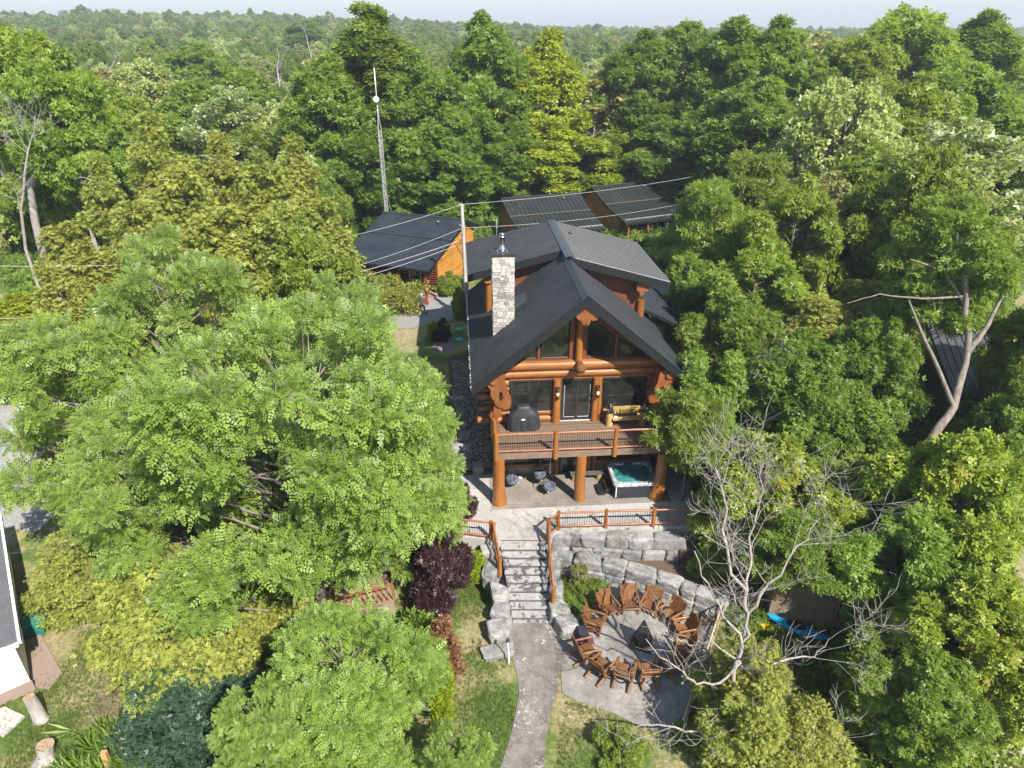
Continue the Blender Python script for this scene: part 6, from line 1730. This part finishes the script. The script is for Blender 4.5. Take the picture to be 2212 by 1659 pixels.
branchy('dead_tree', 'bare bleached dead tree with many twisting branches in front of the fire pit fence', db,
        [([db, A_(1560, 1580, 15.8), A_(1585, 1500, 16.0), A_(1590, 1430, 16.3), A_(1618, 1370, 16.5), A_(1606, 1300, 16.8), A_(1622, 1220, 17.3), A_(1618, 1160, 17.5), A_(1640, 1090, 17.9), A_(1648, 1000, 18.4)], .095, .014, 20),
         ([A_(1604, 1400, 16.4), A_(1560, 1330, 16.4), A_(1530, 1260, 16.6), A_(1500, 1190, 16.8)], .05, .015, 4),
         ([A_(1600, 1430, 16.3), A_(1555, 1475, 16.0), A_(1505, 1478, 15.9), A_(1475, 1450, 16.0), A_(1425, 1420, 16.3), A_(1395, 1380, 16.5)], .05, .012, 2),
         ([A_(1600, 1430, 16.3), A_(1540, 1385, 16.6), A_(1490, 1395, 17), A_(1460, 1375, 17.2)], .035, .012, 2),
         ([A_(1608, 1330, 16.7), A_(1660, 1260, 17.0), A_(1720, 1180, 17.3), A_(1770, 1120, 17.5)], .055, .014, 7),
         ([A_(1600, 1440, 16.3), A_(1680, 1430, 16.3), A_(1760, 1420, 16.4), A_(1790, 1380, 16.5)], .05, .014, 5),
         ([A_(1590, 1560, 15.7), A_(1660, 1600, 15.3), A_(1740, 1620, 15.0), A_(1800, 1600, 15.0)], .05, .014, 5),
         ([A_(1560, 1600, 15.6), A_(1480, 1580, 15.2), A_(1420, 1565, 15.0), A_(1375, 1570, 15.0)], .045, .012, 4),
         ([A_(1608, 1330, 16.7), A_(1570, 1180, 17.4), A_(1560, 1060, 18.0), A_(1545, 1010, 18.2)], .06, .02, 5)], 'bark_pale', 7, depth=3)
tw = U(1290, 1350, .1)
sb = at(1655, 900, 30)
branchy('dead_shrub', 'small leafless brown tree standing among the right hand maples', (sb.x, 30, ground_z(sb.x, 30)), [([(sb.x, 30, ground_z(sb.x, 30)), A_(1650, 900, 30), A_(1645, 800, 30)], .09, .03, 16)], 'bark', 17, depth=3)
lb = at(40, 480, 46)
branchy('dead_shrub', 'leafless pale branches in front of the forked trunk at the left edge', (lb.x, 46, ground_z(lb.x, 46)), [([(lb.x, 46, ground_z(lb.x, 46)), A_(45, 450, 46), A_(60, 330, 46), A_(75, 250, 46)], .12, .03, 9)], 'bark_pale', 18, depth=3)

# ---------------------------------------------------------------- shrubs, lawn and garden plants
def plant_px(key, name, label, px_, py_, z, h, rad, cat='shrub', **k):
    p = U(px_, py_, z); plant(key, name, label, cat, p.x, p.y, z + h, rad, g=z, **k)
plant_px('gold1', 'arborvitae', 'narrow bright golden green arborvitae column on the lawn', 958, 1562, 0, 2.9, .42)
plant_px('dead1', 'arborvitae', 'dead rust brown arborvitae column behind the golden one', 962, 1462, 0, 3.0, .5)
plant_px('gold1', 'arborvitae', 'twin green arborvitae at the left foot of the patio beside the boulder', 1020, 1245, .7, 1.3, .5)
plant_px('gold1', 'arborvitae', 'shorter green arborvitae against the purple shrub', 1000, 1240, .7, .9, .35)
plant_px('juniper1', 'juniper', 'wide dark blue-green juniper under the locust trunk', 430, 1600, 0, 2.3, 2.5)
plant_px('purple1', 'ninebark_shrub', 'dark purple-leaved shrub below the short patio railing', 945, 1285, .5, 2.9, 1.25)
plant_px('purple1', 'ninebark_shrub', 'purple shrub beside the lower stone steps, under the locust edge', 995, 1120, 1.6, 2.0, .7)
plant_px('purple1', 'ninebark_shrub', 'small purple shrub left of the gravel bed near the rear lawn', 958, 745, 3.9, 1.6, .6)
plant_px('gold1', 'arborvitae', 'left one of the two young dark arborvitae on the rear lawn', 935, 742, 4.0, 1.5, .35)
plant_px('gold1', 'arborvitae', 'right one of the two young dark arborvitae on the rear lawn', 962, 740, 4.0, 1.3, .3)
plant_px('hedge1', 'hedge_shrub', 'large clipped olive hedge in front of the left cabin porch', 862, 668, 4.3, 2.0, 1.9)
plant_px('hedge1', 'hedge_shrub', 'left half of the olive hedge running to the cedars', 800, 640, 4.3, 1.9, 1.7)
plant_px('shrub1', 'shrub', 'light green shrub at the corner of the left cabin', 966, 638, 4.4, 1.7, .95)
plant_px('shrub1', 'shrub', 'climbing shrub wrapped round the foot of the utility pole', 1000, 690, 4.2, 2.6, .75)
plant_px('shrub1', 'shrub', 'green shrub behind the dormer roof in front of the farthest cabin', 1385, 560, 4.6, 2.0, 2.2)
plant_px('shrub1', 'shrub', 'green shrub right of the dormer roof near the drooping elm', 1450, 575, 4.6, 2.6, 2.4)
plant_px('shrub1', 'shrub', 'leafy shrub in the shade right of the patio railing', 1560, 1190, 1.0, 1.9, 1.4)
plant_px('tip1', 'shrub', 'small orange-tipped bush beside the upper retaining wall', 1530, 1240, .5, 1.5, .9)
plant_px('shrub1', 'shrub', 'round leafy bush left of the brown dead cedar', 905, 1445, 0, 1.2, .8)
plant_px('fern1', 'fern', 'ferny plant with pale fronds beside the grey boulder', 915, 1400, 0, .9, .7, cat='plant')
plant_px('shrub1', 'shrub', 'bright yellow-green bush at the bottom edge right of the path', 1345, 1640, 0, .9, .8)
plant_px('shrub1', 'shrub', 'small leafy weeds left of the upper left log chair', 1262, 1290, 0, .5, .65)
plant_px('shrub1', 'shrub', 'bright broad-leaved weed between the right handrail and the fire ring', 1240, 1292, 0, .4, .4)
plant_px('thin1', 'shrub', 'wispy brown grass-like shrub in front of the lower wall by the stairs', 1250, 1262, 0, 1.2, .5)
plant_px('shrub1', 'shrub', 'leafy undergrowth beside the stake fence below the dead tree', 1520, 1600, 0, .9, .8)
plant_px('shrub1', 'shrub', 'green bush at the right edge above the boardwalk', 2120, 1560, 0, 1.5, 1.3)
plant_px('shrub1', 'shrub', 'green undergrowth near the gravel road at the far left', 20, 830, 3.0, 1.6, 1.2)

def blades(name, fn, n, size, mat, seed, tmpl='blade', upv=1.0):
    rg_ = np.random.default_rng(seed); P = []; 
    while len(P) < n:
        q = fn(rg_)
        if q is not None: P.append(q)
    P = np.array(P)
    n = len(P)
    a = _nrm(rg_.normal(size=(n, 3)) * .5 + np.array([0, 0, upv])); a[:, 2] = np.abs(a[:, 2])
    nr = rg_.normal(size=(n, 3)); nr = _nrm(nr - (nr * a).sum(1, keepdims=True) * a); b = np.cross(nr, a)
    s = size * (.6 + .8 * rg_.random(n))
    T_, Q = TMPL[tmpl]
    V = P[:, None, :] + s[:, None, None] * (T_[None, :, 0:1] * a[:, None, :] + T_[None, :, 1:2] * b[:, None, :] + T_[None, :, 2:3] * nr[:, None, :])
    F = (Q[None] + (np.arange(n) * len(T_))[:, None, None]).reshape(-1, 4)
    return tag(link(name, np_mesh(name, V.reshape(-1, 3), F, np.repeat(rg_.random(n), len(Q)), mat)), kind='stuff')
def inpoly(x, y, poly):
    c = False; j = len(poly) - 1
    for i in range(len(poly)):
        if (poly[i][1] > y) != (poly[j][1] > y) and x < (poly[j][0] - poly[i][0]) * (y - poly[i][1]) / (poly[j][1] - poly[i][1]) + poly[i][0]: c = not c
        j = i
    return c
BAD = [[(-.2, 21.9), (1.9, 21.9), (3.2, 21.2), (2.6, 18), (2.0, 18), (1.2, 13), (-.8, 13), (.1, 17), (.0, 20)], [(-1.4, 25.2), (-1.2, 20), (2.6, 20.8), (2.3, 25.3)], [(4.6, 24.6), (2.4, 21.2), (1.8, 18.1), (5.6, 16.4), (6.4, 16.7), (9.2, 22)], [(-3, 25.3), (11, 25), (11, 45), (-2.6, 45)], [(2, 24.6), (9.6, 21.8), (11, 25), (2, 25)]]
from mathutils import noise as mnoise
def f_lawn(r):
    x = -12 + r.random() * 21; y = 14 + r.random() * 12
    if any(inpoly(x, y, p) for p in BAD): return None
    if mnoise.noise(Vector((x * .5, y * .5, 3))) + r.random() * .5 < .12: return None
    return (x, y, ground_z(x, y))
blades('lawn_grass', f_lawn, 42000, .13, M['lf_lawn'], 31)
def f_lawn2(r):
    x = -21 + r.random() * 9; y = 13.5 + r.random() * 8
    if mnoise.noise(Vector((x * .5, y * .5, 8))) + r.random() * .5 < .15: return None
    return (x, y, ground_z(x, y))
blades('lawn_grass', f_lawn2, 22000, .13, M['lf_lawn'], 32)
def f_lily(r):
    p = U(350, 1640, 0); x = p.x + r.normal() * 1.2; y = p.y + r.normal() * .75
    return (x, y, ground_z(x, y))
blades('daylilies', f_lily, 3800, .75, M['lf_grass'], 33, upv=.6)
def f_lily2(r):
    p = U(598, 1500, 0); return (p.x + r.normal() * .35, p.y + r.normal() * .9, 0)
blades('daylilies', f_lily2, 1000, .7, M['lf_grass'], 34, upv=.6)
def f_cover(r):
    x = 2.2 + r.random() * 2.0; y = 21.6 + r.random() * 2.8
    if y < 21.6 + (x - 2.2) * 1.3 - .2: return None
    return (x, y, .05)
blades('ground_cover', f_cover, 2600, .14, M['lf_green'], 35, tmpl='maple', upv=.5)
def f_under(r):
    x = 9.5 + r.random() * 14; y = 14 + r.random() * 22
    return (x, y, ground_z(x, y) + r.random() * .5)
blades('ground_cover', f_under, 24000, .26, M['lf_maple'], 36, tmpl='maple', upv=.4)
def f_under2(r):
    y = 36 + r.random() * 36; x = (-.78 + r.random() * 1.56) * y
    if -16 < x < 13 and y < 62: return None
    return (x, y, ground_z(x, y) + r.random() * 1.4)
blades('ground_cover', f_under2, 52000, .42, M['lf_maple'], 37, tmpl='maple', upv=.4)

# ---------------------------------------------------------------- the far wood: one mass of instanced crowns
def far_wood():
    rg_ = np.random.default_rng(77); pts = []; idx = []; scl = []; rot = []
    kinds = ['maple2', 'green1', 'maple1', 'cedar2', 'thin1', 'pale1', 'green2', 'poplar1']
    wt = np.array([.22, .17, .17, .13, .09, .045, .12, .055])
    y = 60.0
    while y < 1150:
        step = min(9.0, 4.4 + (y - 60) * .007)
        x = -y * .86
        while x < y * .86:
            xx = x + rg_.normal() * step * .35; yy = y + rg_.normal() * step * .35
            ok = True
            if yy < 88 and xx > -14: ok = False
            if yy < 66 and xx < -14 and xx > -40: ok = rg_.random() < .6
            if ok:
                k = rg_.choice(len(kinds), p=wt)
                h0 = LIB[kinds[k]][2]; r0 = LIB[kinds[k]][3]
                front = max(0, 1 - (yy - 60) / 120)
                pn = mnoise.noise(Vector((xx * .018, yy * .012, 4)))
                if pn > .25 and rg_.random() < .5: k = 3
                elif pn < -.28 and rg_.random() < .45: k = int(rg_.choice([4, 5, 7]))
                h0 = LIB[kinds[k]][2]; r0 = LIB[kinds[k]][3]
                h = rg_.uniform(8.5, 13) + 3.5 * pn + (3.0 if rg_.random() < .08 else 0) - 1.5 * front
                if kinds[k] == 'cedar2': h *= .85
                rr = max(step * .58, 2.4) * rg_.uniform(.65, 1.35)
                pts.append((xx, yy, ground_z(xx, yy) - .3)); idx.append(k); scl.append((rr / r0, rr / r0, h / h0)); rot.append((0, 0, rg_.uniform(0, 6.28)))
            x += step
        y += step * .9
    me = bpy.data.meshes.new('far_wood'); n = len(pts)
    me.vertices.add(n); me.vertices.foreach_set('co', np.array(pts, np.float32).ravel())
    a = me.attributes.new('idx', 'INT', 'POINT'); a.data.foreach_set('value', np.array(idx, np.int32))
    a = me.attributes.new('scl', 'FLOAT_VECTOR', 'POINT'); a.data.foreach_set('vector', np.array(scl, np.float32).ravel())
    a = me.attributes.new('rot', 'FLOAT_VECTOR', 'POINT'); a.data.foreach_set('vector', np.array(rot, np.float32).ravel())
    o = link('far_wood', me); tag(o, kind='stuff')
    ng = bpy.data.node_groups.new('far wood scatter', 'GeometryNodeTree')
    ng.interface.new_socket('Geometry', in_out='INPUT', socket_type='NodeSocketGeometry')
    ng.interface.new_socket('Geometry', in_out='OUTPUT', socket_type='NodeSocketGeometry')
    N, L_ = ng.nodes, ng.links
    gi, go = N.new('NodeGroupInput'), N.new('NodeGroupOutput')
    gti = N.new('GeometryNodeGeometryToInstance')
    src = {}
    for ob in bpy.data.objects:
        if ob.type == 'MESH' and ob.name.startswith('crown'):
            for k in kinds:
                if ob.data == LIB[k][1] and k not in src: src[k] = ob
    for k in reversed(kinds):
        oi = N.new('GeometryNodeObjectInfo'); oi.inputs['Object'].default_value = src[k]; oi.inputs['As Instance'].default_value = True
        L_.new(oi.outputs['Geometry'], gti.inputs[0])
    iop = N.new('GeometryNodeInstanceOnPoints')
    L_.new(gi.outputs[0], iop.inputs['Points']); L_.new(gti.outputs[0], iop.inputs['Instance']); iop.inputs['Pick Instance'].default_value = True
    for nm, ty, tgt in (('idx', 'INT', 'Instance Index'), ('scl', 'FLOAT_VECTOR', 'Scale'), ('rot', 'FLOAT_VECTOR', 'Rotation')):
        na = N.new('GeometryNodeInputNamedAttribute'); na.data_type = ty; na.inputs[0].default_value = nm
        out = [s_ for s_ in na.outputs if s_.name == 'Attribute' and s_.enabled][0]
        if nm == 'rot':
            er = N.new('FunctionNodeEulerToRotation'); L_.new(out, er.inputs[0]); out = er.outputs[0]
        L_.new(out, iop.inputs[tgt])
    L_.new(iop.outputs[0], go.inputs[0])
    md = o.modifiers.new('scatter', 'NODES'); md.node_group = ng
    return n
print('far wood trees', far_wood())
# pale snags standing above the far wood at the left
for i, (x, y, d, lab) in enumerate(((672, 60, 150, 'pale snag on the far skyline left of the tallest maple'), (600, 100, 120, 'thin curved snag in the far wood left of the dark maple'), (232, 120, 110, 'grey snag in the far wood above the olive cedars'))):
    p = at(x, y + 60, d); t_ = at(x, y, d)
    g_ = ground_z(p.x, d)
    branchy('dead_tree', lab, (p.x, d, g_), [([(p.x, d, g_), tuple(p), (t_.x - 1.5 + 1.4 * i, d, t_.z)], .2, .05, 10)], 'bark_pale', 30 + i, depth=2, min_r=.03)

# ---------------------------------------------------------------- thin summer haze
def haze():
    m = MB(); m.box((-2100, -380, -1), (2100, 1900, 60))
    t = NT('haze air'); pv = t.new('ShaderNodeVolumePrincipled')
    pv.inputs['Color'].default_value = (.80, .88, 1.0, 1); pv.inputs['Density'].default_value = .00055; pv.inputs['Anisotropy'].default_value = .2
    t.l.new(pv.outputs[0], t.out.inputs['Volume'])
    tag(m.build('haze', t.m), kind='stuff')
haze()
